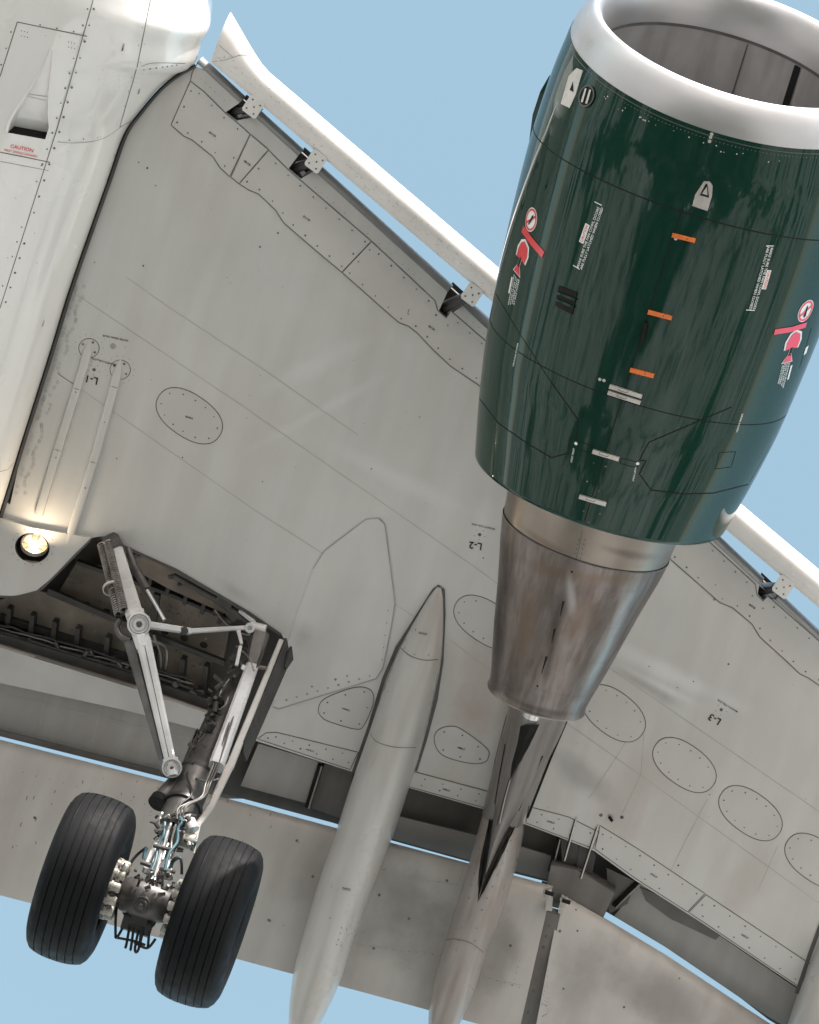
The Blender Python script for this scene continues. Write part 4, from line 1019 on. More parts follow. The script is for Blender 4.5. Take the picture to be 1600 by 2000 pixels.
part('keel_joint', ribbon([(1060, 1476), (1034, 1532), (1012, 1584)], PY, .014), 'dark', py)
part('notch_gap', surfplate([(967, 1557), (964, 1600), (958, 1650), (948, 1700), (934, 1763), (938, 1700), (950, 1640), (960, 1590)], C2, .022), 'dark', c2_)  # black plates paint the shade inside the notch gap
part('notch_gap', surfplate([(1014, 1588), (985, 1618), (968, 1655), (952, 1705), (934, 1763), (956, 1718), (978, 1672), (1000, 1622)], C2, .022), 'dark', c2_)
part('pylon_seal', join(ribbon([(992, 1395), (970, 1480), (950, 1575)], W, .02, .03), ribbon([(1107, 1405), (1075, 1480), (1030, 1595)], W, .018, .03)), 'dark', py)
0 and part('keel_clip', beam(PK.hit(985, 1572)[0]-V((0, 0, .01)), PK.hit(981, 1610)[0]-V((0, 0, .02)), .025, .02), 'latch', pk) if PK.hit(985, 1572) and PK.hit(981, 1610) else None

# ------------------------------------------------------------------ engine
ENG_Z = -1.15
def ecy(x): return 5.75+.035-.018*x
def epos(x, r, ph):          # ph = 0 at the bottom, positive outboard
    wgt = max(0, min(1, (x-1.35)/.6)); wgt = wgt*wgt*(3-2*wgt)
    dz = -math.cos(ph)*r
    return V((x+.17*dz*wgt, ecy(x)+math.sin(ph)*r, ENG_Z+dz))
def elathe(prof, k=96, ph0=0, ph1=2*math.pi):
    full = abs(ph1-ph0-2*math.pi) < 1e-6; kk = k if full else k+1
    v = [epos(x, r, ph0+(ph1-ph0)*i/k) for x, r in prof for i in range(kk)]; f = []
    for q in range(len(prof)-1):
        for i in range(k): f.append((q*kk+i, (q+1)*kk+i, (q+1)*kk+(i+1) % kk, q*kk+(i+1) % kk))
    return v, f
RP_ = [(2.0, 1.055), (1.75, 1.085), (1.5, 1.10), (1.25, 1.105), (1.0, 1.10), (.75, 1.09), (.5, 1.075), (.25, 1.055), (0, 1.032), (-.2, 1.01), (-.4, .978), (-.6, .942), (-.8, .90), (-.93, .872)]
def erad(x):
    for (a_, ra), (b_, rb) in zip(RP_, RP_[1:]):
        if b_ <= x <= a_: return ra+(rb-ra)*(a_-x)/(a_-b_)
    return RP_[0][1] if x > RP_[0][0] else RP_[-1][1]
def fine(pr, k=4):
    out = []
    for i in range(len(pr)-1):
        p0, p1, p2, p3 = pr[max(0, i-1)], pr[i], pr[i+1], pr[min(len(pr)-1, i+2)]
        for j in range(k):
            t_ = j/k; out.append(tuple(.5*((2*b)+(c-a)*t_+(2*a-5*b+4*c-d)*t_*t_+(3*b-a-3*c+d)*t_**3) for a, b, c, d in zip(p0, p1, p2, p3)))
    out.append(pr[-1]); return out
cowl_full = elathe(fine(RP_), 128); ES = BS(cowl_full)
eng = part('engine_nacelle', elathe(fine([q for q in RP_ if q[0] >= 1.3 or True])+[(-.935, .866), (-.90, .850), (-.6, .86), (0, .88)], 128), 'green', smooth=45, label='dark green engine nacelle with polished lip')
lip = elathe(fine([(1.97, 1.058), (2.06, 1.04), (2.14, 1.01), (2.195, .975), (2.215, .945), (2.205, .915), (2.16, .885), (2.06, .862), (1.93, .852)], 5), 128)
part('inlet_lip', lip, 'lip', eng, smooth=60); LS = BS(lip)
lin = elathe([(1.935, .851), (1.5, .86), (1.15, .865)], 96); LN = BS(lin)
part('inlet_liner', lin, 'liner', eng, smooth=60)
part('inlet_joint', elathe([(1.945, .8505), (1.925, .8495)], 96), 'seal', eng)
def phstrip(xa, xb, r, p0, p1, k=6): return elathe([(xa, r), ((xa+xb)/2, r), (xb, r)], k, p0, p1)
part('liner_splice', phstrip(1.92, 1.15, .846, math.radians(149), math.radians(152.5)), 'dark', eng)
part('liner_splice', phstrip(1.92, 1.15, .847, math.radians(176), math.radians(176.7), 2), 'seal', eng)
# fan and spinner
fan = []
for i in range(36):
    q = 2*math.pi*i/36; r = []
    for (rr, tw_) in ((.22, .5), (.5, .8), (.84, 1.15)):
        for s_ in (-.5, .5):
            ch = .17; r.append(epos(1.12+s_*ch*math.cos(tw_), rr, q+s_*ch*math.sin(tw_)/rr))
    fan.append((r, [(0, 1, 3, 2), (2, 3, 5, 4)]))
part('fan_blade', join(*fan), 'steel', eng, kind='stuff')
part('spinner', elathe([(1.05, .30), (1.2, .24), (1.4, .12), (1.52, .02), (1.53, .001)], 32), 'dark', eng, smooth=60)
part('fan_case', elathe([(1.15, .866), (.9, .87), (.88, .001)], 64), 'dark', eng)
# lip joint and fasteners
ej = [elathe([(1.975, 1.0585), (1.965, 1.0592)], 128)]
part('lip_joint', join(*ej), 'seal', eng)
er = []
for i in range(260):
    q = 2*math.pi*i/260
    for xx, rr in ((1.985, 1.0545), (1.95, 1.0605)):
        p = epos(xx, rr, q); n_ = V((0, math.sin(q), -math.cos(q))); er.append(disc(p, n_, .0035, .0012, 6))
for ph in (-60, -58.4, -56.8):
    for xx in [1.99+.018*i for i in range(8)]:
        p = epos(xx, 1.058-(xx-1.97)*.25, math.radians(ph)); n_ = V((.2, math.sin(math.radians(ph)), -math.cos(math.radians(ph)))).normalized(); er.append(disc(p, n_, .003, .002, 6))
part('lip_fastener', join(*er), 'rivet', eng, kind='stuff')
def ering(x, p0, p1, w_=.007):
    return elathe([(x+w_/2, erad(x+w_/2)+.0016), (x-w_/2, erad(x-w_/2)+.0016)], 80, math.radians(p0), math.radians(p1))
gs = [ering(1.29, -140, 140, .008), ering(-.01, -140, 140, .006)]
gs.append(ribbon([(1333, 405), (1225, 745), (1190, 860), (1137, 1033)], ES, .007, .0016))
for l_ in ([(937, 779), (974, 827), (1030, 866), (1077, 894), (1110, 885), (1113, 854), (1127, 858), (1128, 818), (1075, 744)], [(1429, 795), (1267, 864), (1249, 899), (1262, 900), (1249, 926), (1272, 957), (1337, 965), (1394, 963), (1462, 946), (1504, 872)]):
    gs.append(ribbon(l_, ES, .0075, .0018, stepx=5))
gs.append(ribbon([(1075, 744), (1009, 642), (960, 560)], ES, .004, .0018, stepx=5))
for l_ in ([(1131, 862), (1158, 871), (1155, 886), (1129, 877)], [(1215, 895), (1248, 903), (1244, 914), (1211, 905)], [(1405, 884), (1437, 882), (1428, 912), (1397, 916)]): gs.append(ribbon(l_, ES, .004, .0016, closed=True, stepx=4))
gs.append(ribbon([(1585, 640), (1562, 718)], ES, .006, .0016))
for q_ in gs: part('cowl_joint', q_, 'dark', eng)
# latches
def latch(a_, b_, wpx, m, hh=.012):
    d_ = V((b_[0]-a_[0], b_[1]-a_[1])); l_ = d_.length; d_.normalize(); nrm = V((-d_.y, d_.x)); rings = []
    n = 10
    for i in range(n+1):
        c = V(a_)+d_*(l_*i/n); pts = [ES.hit(*(c+nrm*(wpx/2*s_))) for s_ in (-1, -.85, .85, 1)]
        rings.append([pts[0][0]+pts[0][1]*.001, pts[1][0]+pts[1][1]*hh, pts[2][0]+pts[2][1]*hh, pts[3][0]+pts[3][1]*.001])
    vf = loft(rings); k = len(vf[0]); vf[1].extend([(0, 1, 2, 3), (k-1, k-2, k-3, k-4)])
    o = part('cowl_latch', vf, m, eng); 
    c = (a_[0]+d_.x*l_*.42, a_[1]+d_.y*l_*.42)
    s_ = BS(vf); q = [(c[0]+d_.x*x+nrm.x*y, c[1]+d_.y*x+nrm.y*y) for x, y in ((-9, -2.6), (9, -2.6), (9, 2.6), (-9, 2.6))]
    if m != 'orange': part('latch_trigger', ribbon(q, s_, .0035, .001, closed=True, stepx=2), 'seal', o)
    else: part('latch_trigger', ribbon([(c[0]+d_.x*12-nrm.x*3, c[1]+d_.y*12-nrm.y*3), (c[0]+d_.x*10+nrm.x*3, c[1]+d_.y*10+nrm.y*3)], s_, .004, .001, stepx=2), 'seal', o)
    return o
for a_, b_ in (((1313, 459), (1358, 470)), ((1266, 609), (1312, 621)), ((1231, 722), (1277, 734))): latch(a_, b_, 9, 'orange')
for a_, b_ in (((1191, 754), (1254, 774)), ((1188, 766), (1251, 786)), ((1158, 881), (1209, 896)), ((1132, 969), (1184, 984))): latch(a_, b_, 9, 'latch')
gm = []
def eplate(px, m, name, off=.003):     # small plate following the cowl
    c = (sum(p[0] for p in px)/len(px), sum(p[1] for p in px)/len(px)); hc = ES.hit(*c); v_ = [hc[0]+hc[1]*off]
    d = densify([V(p) for p in px], 8); v_ += [(lambda h: h[0]+h[1]*off)(ES.hit(p.x, p.y)) for p in d]; n = len(d)
    rim = [(lambda h: h[0]-h[1]*.001)(ES.hit(p.x, p.y)) for p in d]
    return part(name, (v_+rim, [(0, 1+i, 1+(i+1) % n) for i in range(n)]+[(1+i, 1+n+i, 1+n+(i+1) % n, 1+(i+1) % n) for i in range(n)]), m, eng)
eplate([(1352, 402), (1358, 380), (1375, 354), (1386, 354), (1392, 362), (1391, 382), (1382, 412)], 'latch', 'inlet_scoop_plate')
eplate([(1367, 381), (1385, 386), (1382, 360), (1379, 358)], 'dark', 'inlet_scoop', .0045); eplate([(1371, 378), (1382, 381), (1381, 364)], 'latch', 'scoop_ramp', .007)
eplate([(1113, 211), (1096, 203), (1112, 148), (1127, 133), (1139, 138), (1125, 185)], 'latch', 'sensor_plate')
eplate([(1114, 176), (1121, 180), (1120, 160)], 'dark', 'sensor_hole', .005)
h_ = ES.hit(1147, 188); d_ = disc2d(.062)
part('vent_port', decal(disc2d(.066), (1147, 188), (1, .3), ES, 1, .006), 'ink', eng)
part('port_ring', decal(ring2d(.072, .060), (1147, 188), (1, .3), ES, 1, .010), 'seal', eng)
part('port_bar', join(*[decal(poly2d([(-.045, y_-.009), (.045, y_-.009), (.045, y_+.009), (-.045, y_+.009)]), (1147, 188), (-.28, .96), ES, 1, .011) for y_ in (-.022, .022)]), 'latch', eng)
vent = [(1093, 558), (1128, 571), (1119, 614), (1086, 597)]
eplate(vent, 'ink', 'vent_opening', .009)
for k in range(2):
    t_ = (k+1)/3; a_ = (1093-7*t_-1, 558+39*t_); b_ = (1128-9*t_+1, 571+43*t_)
    part('vent_louvre', ribbon([a_, b_], ES, .016, .018), 'green', eng)
eplate([(1262, 628), (1266, 637), (1258, 668), (1252, 672), (1254, 648)], 'dark', 'drain_mast_slot', .003)
h1, h2 = ES.hit(1262, 630), ES.hit(1254, 668); part('drain_mast', beam(h1[0]+h1[1]*.015, h2[0]+h2[1]*.03, .018, .05, .012, .02), 'dark', eng)
part('hoist_point', join(*[decal(disc2d(.011), c, (1, .3), ES, 1, .004) for c in ((1125.5, 866), (1245.5, 905))]), 'wht', eng)
er2 = []
for c in [(1160, 904), (1183, 911), (1147, 940), (1170, 958), (1140, 998), (1172, 1003), (1150, 1020)]:
    h_ = ES.hit(*c)
    if h_: er2.append(disc(h_[0], h_[1], .006, .002))
for l_ in ([(1118, 130), (1100, 180)],): er2 += rivets(l_, ES, .03, .003)
part('cowl_fastener', join(*er2), 'rivet', eng, kind='stuff')
er3 = []      # chipped paint flecks behind the lip
for k in range(22):
    ph = math.radians(rnd.uniform(-42, 30)); p = epos(1.93-abs(rnd.gauss(0, .02)), 1.062, ph); h_ = ES.near(p); er3.append(disc(h_[0], h_[1], rnd.uniform(.002, .006), .0015, 6))
for c in [(1388, 268), (1386, 276), (1390, 262), (1320, 466), (1172, 741), (1180, 743)]:
    h_ = ES.hit(*c); er3.append(disc(h_[0], h_[1], .012, .0015, 6))
part('paint_chip', join(*er3), 'latch', eng, kind='stuff')
# writing
tx = []
def et(s, px, dr, size): tx.append(decal(text2d(s), px, dr, ES, size, .003))
up_ = (.30, -.95); dn_ = (-.30, .95)
et('MAKE SURE THE FAN COWL DOORS', (1149, 464), (.33, -.95), .0255); et('ARE FULLY LATCHED WHEN CLOSED', (1156, 466), (.33, -.95), .0255)
et('MAKE SURE THE FAN COWL DOORS', (1490, 544), (-.28, .96), .0255); et('ARE FULLY LATCHED WHEN CLOSED', (1483, 543), (-.28, .96), .0255)
et('HOIST POINT', (1119, 889), (.2, -.98), .017); et('HOIST POINT', (1239, 926), (-.2, .98), .017)
for c, d_ in (((1003, 566), (.2, -.98)), ((1532, 731), (-.25, .97))):
    sg_ = 1 if d_[1] < 0 else -1
    for i, s in enumerate(('WARNING ENGINE', 'STAND CLEAR OF', 'HAZARD AREAS', 'AT IDLE POWER')): et(s, (c[0]+sg_*(i-1)*3.4, c[1]+sg_*i*1.5), d_, .024)
et('GROUND POWER', (1008, 693), (.2, -.98), .020); et('DRAIN ACCESS', (1444, 826), (-.3, .95), .020)
for a_, b_ in (((1162, 394), (1176, 401)), ((1120, 518), (1133, 526)), ((1511, 480), (1496, 480)), ((1474, 606), (1457, 605))): tx.append(ribbon([a_, b_], ES, .006, .003, stepx=3))
for q_ in tx: part('cowl_lettering', q_, 'wht', eng)
bx = [decal(poly2d([(-.065, -.018), (.065, -.018), (.065, .018), (-.065, .018)]), (1142, 456), (.33, -.95), ES, 1, .003), decal(poly2d([(-.065, -.016), (.065, -.016), (.065, .016), (-.065, .016)]), (1497, 546), (-.28, .96), ES, 1, .003),
      decal(poly2d([(-.055, -.010), (.055, -.010), (.055, .010), (-.055, .010)]), (998, 557), (.2, -.98), ES, 1, .003), decal(poly2d([(-.055, -.010), (.055, -.010), (.055, .010), (-.055, .010)]), (1542, 727), (-.25, .97), ES, 1, .003),
      decal(disc2d(.078), (1038, 429), (.3, -.95), ES, 1, .003), decal(disc2d(.078), (1573.5, 607), (-.3, .95), ES, 1, .003), decal(poly2d([(-.03, -.02), (.03, -.02), (.03, .02), (-.03, .02)]), (1574, 684), (-.3, .95), ES, 1, .003)]
for q_ in bx: part('placard', q_, 'wht', eng)
rd = [decal(text2d('CAUTION'), (1142, 456), (.33, -.95), ES, .026, .0045), decal(text2d('CAUTION'), (1497, 546), (-.28, .96), ES, .026, .0045)]
def head(px, dr, mir):
    s = [(x, y*mir) for x, y in [(-.16, -.05), (-.16, .05), (-.055, .018), (-.01, .018), (-.02, .075), (.03, .085), (.09, .06), (.115, .01), (.09, -.05), (.03, -.085), (-.03, -.08), (-.012, -.018), (-.055, -.018)]]
    if mir > 0: s = s[::-1]
    s = s[::-1]
    def tri(sc_, off):
        c = (.04, 0); out = ([], [])
        # two convex blobs and the neck joining them
        A_ = [(.128, .01), (.105, .055), (.055, .078), (.0, .07), (.012, 0), (.0, -.07), (.055, -.078), (.105, -.055)]; B_ = [(.014, .016), (-.045, .016), (-.045, -.016), (.014, -.016)]; C__ = [(-.03, .014), (-.095, .055), (-.095, -.055), (-.03, -.014)]
        return [decal(poly2d([((x-.0)*sc_x+dx, y*mir*sc_) for x, y in (P if mir > 0 else P[::-1])]), px, dr, ES, 1, off) for P, sc_x, dx in ((A_, sc_ if sc_ > 1 else 1, 0), (B_, 1, 0), (C__, 1+(sc_-1)*.25, 0))]
    return tri(1.13, .003), tri(.90, .0045)
w1, r1 = head((1017, 508), (.28, -.96), 1); w2, r2 = head((1545, 682), (.3, -.95), 1)
wd = [ribbon([(1022, 447), (1038, 470), (1062, 498)], ES, .046, .0045, stepx=4), ribbon([(1512, 648), (1545, 643), (1574, 634)], ES, .038, .0045, stepx=4)]
for q_ in w1+w2: part('warning_outline', q_, 'wht', eng)
for q_ in ([r1[0], r1[2], wd[0], decal(ring2d(.072, .058), (1038, 429), (.3, -.95), ES, 1, .0045), decal(poly2d([(-.062, -.007), (.062, -.007), (.062, .007), (-.062, .007)]), (1038, 429), (.85, -.5), ES, 1, .006)]+rd): part('warning_symbol', q_, 'red', eng)
for q_ in (r2[0], r2[2], wd[1], decal(ring2d(.072, .058), (1573.5, 607), (-.3, .95), ES, 1, .0045), decal(poly2d([(-.062, -.007), (.062, -.007), (.062, .007), (-.062, .007)]), (1573.5, 607), (-.75, .65), ES, 1, .006)): part('warning_symbol', q_, 'pink', eng)
for q_ in (r1[1], r2[1], decal(poly2d([(-.04, -.006), (.03, -.012), (.045, .0), (.03, .012), (-.04, .004)]), (1038, 430), (.5, -.85), ES, 1, .0055), decal(poly2d([(-.04, -.006), (.03, -.012), (.045, .0), (.03, .012), (-.04, .004)]), (1573.5, 608), (-.3, .95), ES, 1, .0055)): part('warning_figure', q_, 'ink', eng)
# strake on the inboard upper side
ph = math.radians(-99); v_ = []
for x, h_ in ((1.62, .0), (1.57, .035), (1.46, .058), (1.3, .06), (1.1, .03), (.95, .0)):
    for s_ in (-.006, .006): p0 = epos(x, erad(x)-.01, ph+s_); p1 = epos(x, erad(x)+h_, ph+s_*.4-.02); v_.append([p0, p1])
r_ = [[v_[2*i][0], v_[2*i][1], v_[2*i+1][1], v_[2*i+1][0]] for i in range(6)]
part('nacelle_strake', loft(r_, True), 'green', eng)
# core cowl and exhaust
cn = elathe(fine([(-.60, .64), (-.95, .61), (-1.27, .575)]), 96); CN = BS(cn); part('core_cowl', cn, 'coreneck', eng, smooth=60)
ce = elathe(fine([(-1.268, .583), (-1.42, .555), (-1.7, .492), (-2.1, .412), (-2.35, .356), (-2.44, .342), (-2.47, .346)])+[(-2.475, .338), (-2.4, .325), (-1.9, .36), (-1.88, .05)], 96); CE = BS(ce); part('exhaust_nozzle', ce, 'core', eng, smooth=45)
part('nozzle_rim', elathe([(-2.466, .3462), (-2.474, .3475), (-2.478, .346), (-2.478, .338)], 96), 'coreneck', eng, smooth=40)
part('core_joint', join(elathe([(-1.264, .5825), (-1.272, .5838)], 96), ribbon([(1137, 1036), (1131, 1070), (1124, 1098)], CN, .006, .0015)), 'seam', eng)
er = []
for dx in (-6, 6): er += rivets([(1138+dx, 1048), (1126+dx, 1100)], CN, .028, .0045)
for xx in (-1.42, -1.72, -2.0, -2.28):
    for i in range(150):
        q = 2*math.pi*i/150
        if math.cos(q) < -.2: continue
        rr = .566 if xx > -1.5 else .488 if xx > -1.8 else .432 if xx > -2.1 else .372
        p = epos(xx, rr, q); h_ = CE.near(p); er.append(disc(h_[0], h_[1], .0028, .0008, 6))
part('nozzle_fastener', join(*er), 'seal', eng, kind='stuff')
sl_ = []
for a_, b_ in (((1101, 1174), (1094, 1205)), ((1084, 1228), (1078, 1255)), ((1068, 1282), (1058, 1315))): sl_.append(ribbon([a_, b_], CE, .016, .0015, w2=.004, stepx=3))
for c in ((1117, 1117), (1050, 1340)): h_ = CE.hit(*c); sl_.append(disc(h_[0], h_[1], .008, .001))
for q_ in sl_: part('drain_slot', q_, 'dark', eng)
0 and part('nozzle_seam', join(*[elathe([(xx+.002, r__+.0012), (xx-.002, r__+.0008)], 60, math.radians(-100), math.radians(100)) for xx, r__ in ((-1.72, .4885), (-2.0, .4325))]), 'seal', eng)
ck = (.05, .042, .036); bz = (.15, .11, .08); sv = (.32, .31, .31)  # sv on the right paints a sky reflection into the metal
smears('core', [((1100, 1150), (1055, 1385), 13, ck, .8), ((985, 1050), (958, 1330), 20, ck, .75), ((1000, 1085), (1270, 1125), 16, bz, .8), ((1040, 1120), (1010, 1340), 26, bz, .7), ((1110, 1110), (1118, 1190), 10, sv, .6), ((1150, 1180), (1100, 1260), 22, bz, .6), ((1235, 1150), (1140, 1370), 14, sv, .6), ((1180, 1200), (1110, 1380), 22, ck, .45), ((970, 1345), (1120, 1395), 10, ck, .6)], CE)
smears('coreneck', [((1020, 1030), (1100, 1080), 10, bz, .7), ((1180, 1070), (1270, 1088), 10, ck, .45), ((1120, 1050), (1118, 1095), 8, ck, .4)], CN)
part('vent_tube', elathe([(-2.2, .062), (-2.56, .062), (-2.62, .058), (-2.625, .05), (-2.3, .045)], 32), 'plug', eng, smooth=50)
part('exhaust_plug', elathe([(-1.9, .22), (-2.1, .2), (-2.3, .12), (-2.38, .06)], 32), 'core', eng, smooth=50)

# ------------------------------------------------------------------ main landing gear
def G(px, py, z): return zpt(px, py, z)
gl = part('gear_leg', drum(G(478, 1300, .0), G(352, 1588, -1.48)-G(478, 1300, .0), [(0, .085), (.3, .105), (.9, .115), (1.15, .125), (1.2, .14), (1.26, .14), (1.3, .125), (1.62, .125), (1.70, .118), (1.78, .118), (1.8, .10)], 28), 'geard', smooth=40, label='main landing gear leg')
LT_, LB_ = G(478, 1300, 0), G(352, 1588, -1.48); LD = (LB_-LT_).normalized()
up_v = (-ray(400, 1500)).normalized()          # towards the viewer below: only used to orient box beams
UPZ = V((.55, 0, -1)).normalized()
part('leg_brace_arm', beam(G(497, 1290, -.25), G(422, 1498, -1.18), .088, .09, .105, .11, up=UPZ), 'gearw', gl, smooth=20)
part('arm_head', beam(G(508, 1240, -.10), G(492, 1300, -.30), .13, .12, .10, .10, up=UPZ), 'geard', gl, smooth=20)
part('pintle_pin', tube([G(488, 1226, -.05), G(518, 1234, -.05)], .05, 16), 'gearw', gl, smooth=50)
part('data_plate', beam(G(478, 1300, -.36), G(474, 1308, -.38), .03, .01, up=UPZ), 'wht', gl)
for (x, y, z) in ((392, 1504, -1.17), (363, 1574, -1.44)):
    c = LT_+LD*((G(x, y, z)-LT_).dot(LD)); part('leg_clamp', drum(c, LD, [(-.02, .13), (-.015, .142), (.015, .142), (.02, .13)], 28), 'black', gl, smooth=40)
part('piston', tube([LB_, G(322, 1668, -1.82), G(290, 1748, -2.12)], .062, 20), 'chrome', gl, smooth=60)
part('lower_sleeve', drum(LB_, LD, [(-.06, .10), (0, .105), (.10, .105), (.16, .09), (.17, .07)], 24), 'geard', gl, smooth=40)
# stay lug and bush
part('stay_lug', join(beam(G(345, 1528, -1.28), G(376, 1552, -1.30), .07, .05, .09, .06, up=UPZ), beam(G(335, 1548, -1.34), G(368, 1572, -1.36), .06, .04, .08, .05, up=UPZ)), 'gearw', gl, smooth=20)
part('torsion_bush', tube([G(346, 1527, -1.24), G(310, 1566, -1.42)], .062, 18), 'geard', gl, smooth=50)
part('torsion_bush', tube([G(314, 1560, -1.40), G(307, 1570, -1.45)], .068, 18), 'dark', gl, smooth=50)
# torque link
TL = [G(318, 1640, -1.72), G(283, 1700, -2.0), G(333, 1714, -2.0)]
part('torque_link', join(beam(TL[0]+V((0, -.03, 0)), TL[1], .035, .05, .035, .06, up=UPZ), beam(TL[0]+V((0, .03, 0)), TL[2], .035, .05, .035, .06, up=UPZ), beam(G(320, 1662, -1.84), G(312, 1708, -2.04), .10, .02, .15, .02, up=UPZ), beam(TL[1], TL[2], .05, .05, up=UPZ)), 'gearw', gl, smooth=20)
part('swivel_block', join(beam(G(312, 1598, -1.60), G(360, 1616, -1.60), .09, .08, up=UPZ), beam(G(308, 1612, -1.66), G(332, 1620, -1.66), .12, .06, up=UPZ)), 'gearw', gl, smooth=20)
part('shuttle_valve', tube([G(352, 1636, -1.68), G(378, 1646, -1.68)], .062, 18), 'brakew', gl, smooth=50); part('shuttle_valve', tube([G(364, 1598, -1.60), G(376, 1622, -1.66)], .052, 16), 'gearw', gl, smooth=50)
part('valve_cap', tube([G(376, 1645, -1.68), G(384, 1648, -1.68)], .03, 12), 'teal', gl, smooth=50)
part('valve_body', beam(G(330, 1630, -1.74), G(352, 1640, -1.72), .13, .09, up=UPZ), 'geard', gl, smooth=20)
vb = []
for k in range(60):
    x, y = rnd.uniform(303, 380), rnd.uniform(1592, 1664); p = G(x, y, -1.72+rnd.uniform(-.06, .05)); d_ = V((rnd.uniform(-1, 1), rnd.uniform(-1, 1), rnd.uniform(-.6, .6))).normalized()*rnd.uniform(.01, .05)
    vb.append(tube([p, p+d_], rnd.uniform(.005, .016), 6))
part('gear_fitting', join(*vb[:12]), 'gearw', gl, kind='stuff'); part('gear_fitting', join(*vb[12:]), 'geard', gl, kind='stuff')
def hose(pts, r, m, nm='brake_hose', par=None): return part(nm, tube(spline([G(*q) for q in pts], 6), r, 7), m, par or gl, smooth=60)
hose([(352, 1596, -1.72), (356, 1606, -1.78), (348, 1618, -1.82), (346, 1645, -1.9), (330, 1668, -2.0), (322, 1700, -2.1)], .011, 'teal')
hose([(322, 1606, -1.75), (320, 1630, -1.84), (310, 1650, -1.9), (304, 1680, -2.02), (296, 1700, -2.1)], .011, 'teal')
hose([(334, 1608, -1.76), (326, 1630, -1.84), (320, 1652, -1.9), (312, 1680, -2.0), (302, 1712, -2.1)], .009, 'gearw')
hose([(344, 1610, -1.78), (336, 1640, -1.86), (334, 1662, -1.94)], .009, 'steel')
hose([(287, 1655, -1.95), (270, 1668, -1.95), (258, 1682, -1.98), (254, 1692, -2.0)], .010, 'black'); hose([(287, 1655, -1.95), (283, 1665, -1.97), (281, 1678, -2.0)], .013, 'teal')
hose([(334, 1684, -1.98), (342, 1676, -1.96), (352, 1676, -1.96), (355, 1690, -1.98), (355, 1708, -2.0)], .010, 'black'); hose([(333, 1695, -1.98), (338, 1682, -1.96), (350, 1674, -1.96)], .013, 'teal')
for l_ in ([(300, 1651, -1.93), (334, 1660, -1.93)], [(275, 1684, -2.04), (295, 1691, -2.04)], [(311, 1697, -2.04), (333, 1703, -2.04)]): part('hose_clamp', beam(G(*l_[0]), G(*l_[1]), .025, .03), 'geard', gl)
for off in (0, 7, 13): hose([(468+off*.6, 1352, -.55), (440+off*.7, 1420, -.9), (418+off*.8, 1490, -1.2), (402+off*.7, 1530, -1.4), (394+off*.4, 1556, -1.5), (365+off*.5, 1570, -1.6), (348+off, 1580, -1.66), (346+off*.8, 1600, -1.72)], .009, 'geard' if off else 'steel', 'leg_pipe')
hose([(366, 1508, -1.36), (366, 1520, -1.38), (374, 1540, -1.42), (372, 1556, -1.5), (352, 1572, -1.6), (345, 1592, -1.7)], .009, 'black', 'leg_pipe')
hose([(382, 1520, -1.3), (400, 1525, -1.35), (415, 1524, -1.3), (430, 1520, -1.25)], .006, 'steel', 'leg_pipe')
hose([(505, 1245, -.15), (515, 1262, -.2), (508, 1290, -.3), (490, 1320, -.4)], .008, 'black', 'leg_pipe'); hose([(462, 1262, -.2), (480, 1278, -.3), (490, 1290, -.38), (496, 1310, -.45)], .007, 'steel', 'leg_pipe')
hose([(450, 1325, -.4), (432, 1350, -.5), (425, 1385, -.65), (440, 1378, -.65), (446, 1362, -.6)], .009, 'steel', 'leg_pipe')
vb = []
for k in range(70):
    t_ = rnd.random(); s_ = -1; x = 500-105*t_+s_*(rnd.uniform(14, 32) if s_ < 0 else rnd.uniform(20, 25))+ (8 if s_ > 0 else -4); y = 1262+255*t_+s_*8; p = G(x, y, -.1-1.1*t_); d_ = V((rnd.uniform(-1, 1), rnd.uniform(-.6, .6), rnd.uniform(-1, 1))).normalized()*rnd.uniform(.02, .09)
    vb.append(tube([p, p+d_], rnd.uniform(.006, .022), 7))
part('gear_fitting', join(*vb), 'welldark', gl, kind='stuff')
# side stay
ss = part('side_stay', beam(G(226, 1066, -.02), G(266, 1208, -.62), .088, .09, .118, .10, up=UPZ), 'gearw', smooth=20, label='folding side stay')
part('lower_stay_arm', beam(G(280, 1250, -.72), G(333, 1486, -1.26), .105, .11, .078, .09, up=UPZ), 'gearw', ss, smooth=20)
part('stay_rear_web', beam(G(255, 1258, -.64), G(318, 1492, -1.20), .085, .14, .035, .12, up=UPZ), 'geard', ss, smooth=20)
part('stay_fork', beam(G(263, 1196, -.58), G(282, 1268, -.76), .135, .12, .105, .12, up=UPZ, bev=.3), 'gearw', ss, smooth=20)
part('stay_web_line', join(beam(G(283, 1262, -.80), G(330, 1478, -1.33), .006, .004, up=UPZ)), 'geard', ss)
VD = -ray(272, 1219).normalized()
for c, rr in (((272, 1219, -.72), .068), ((336, 1500, -1.32), .056)):
    P0 = G(*c); part('pivot_boss', drum(P0-VD*.02, V((.35, .12, -1)), [(-.06, rr*1.25), (.02, rr*1.25), (.03, rr*1.15), (.03, rr*.85), (.022, rr*.8), (.022, rr*.62), (.035, rr*.6), (.035, rr*.32), (.02, rr*.3), (.02, .001)], 28), 'gearw', ss, smooth=35)
    part('pivot_nut', drum(P0-VD*.02, V((.35, .12, -1)), [(.02, rr*.27), (.04, rr*.27), (.042, .001)], 6), 'geard', ss)
    part('pivot_ring', drum(P0-VD*.02, V((.35, .12, -1)), [(.0305, rr*1.02), (.0315, rr*.95)], 28), 'seal', ss)
part('stay_end', beam(G(333, 1482, -1.26), G(338, 1516, -1.33), .105, .09, .085, .08, up=UPZ, bev=.35), 'gearw', ss, smooth=20)
part('stay_top', beam(G(218, 1056, .06), G(230, 1078, -.08), .12, .12, up=UPZ), 'geard', ss)
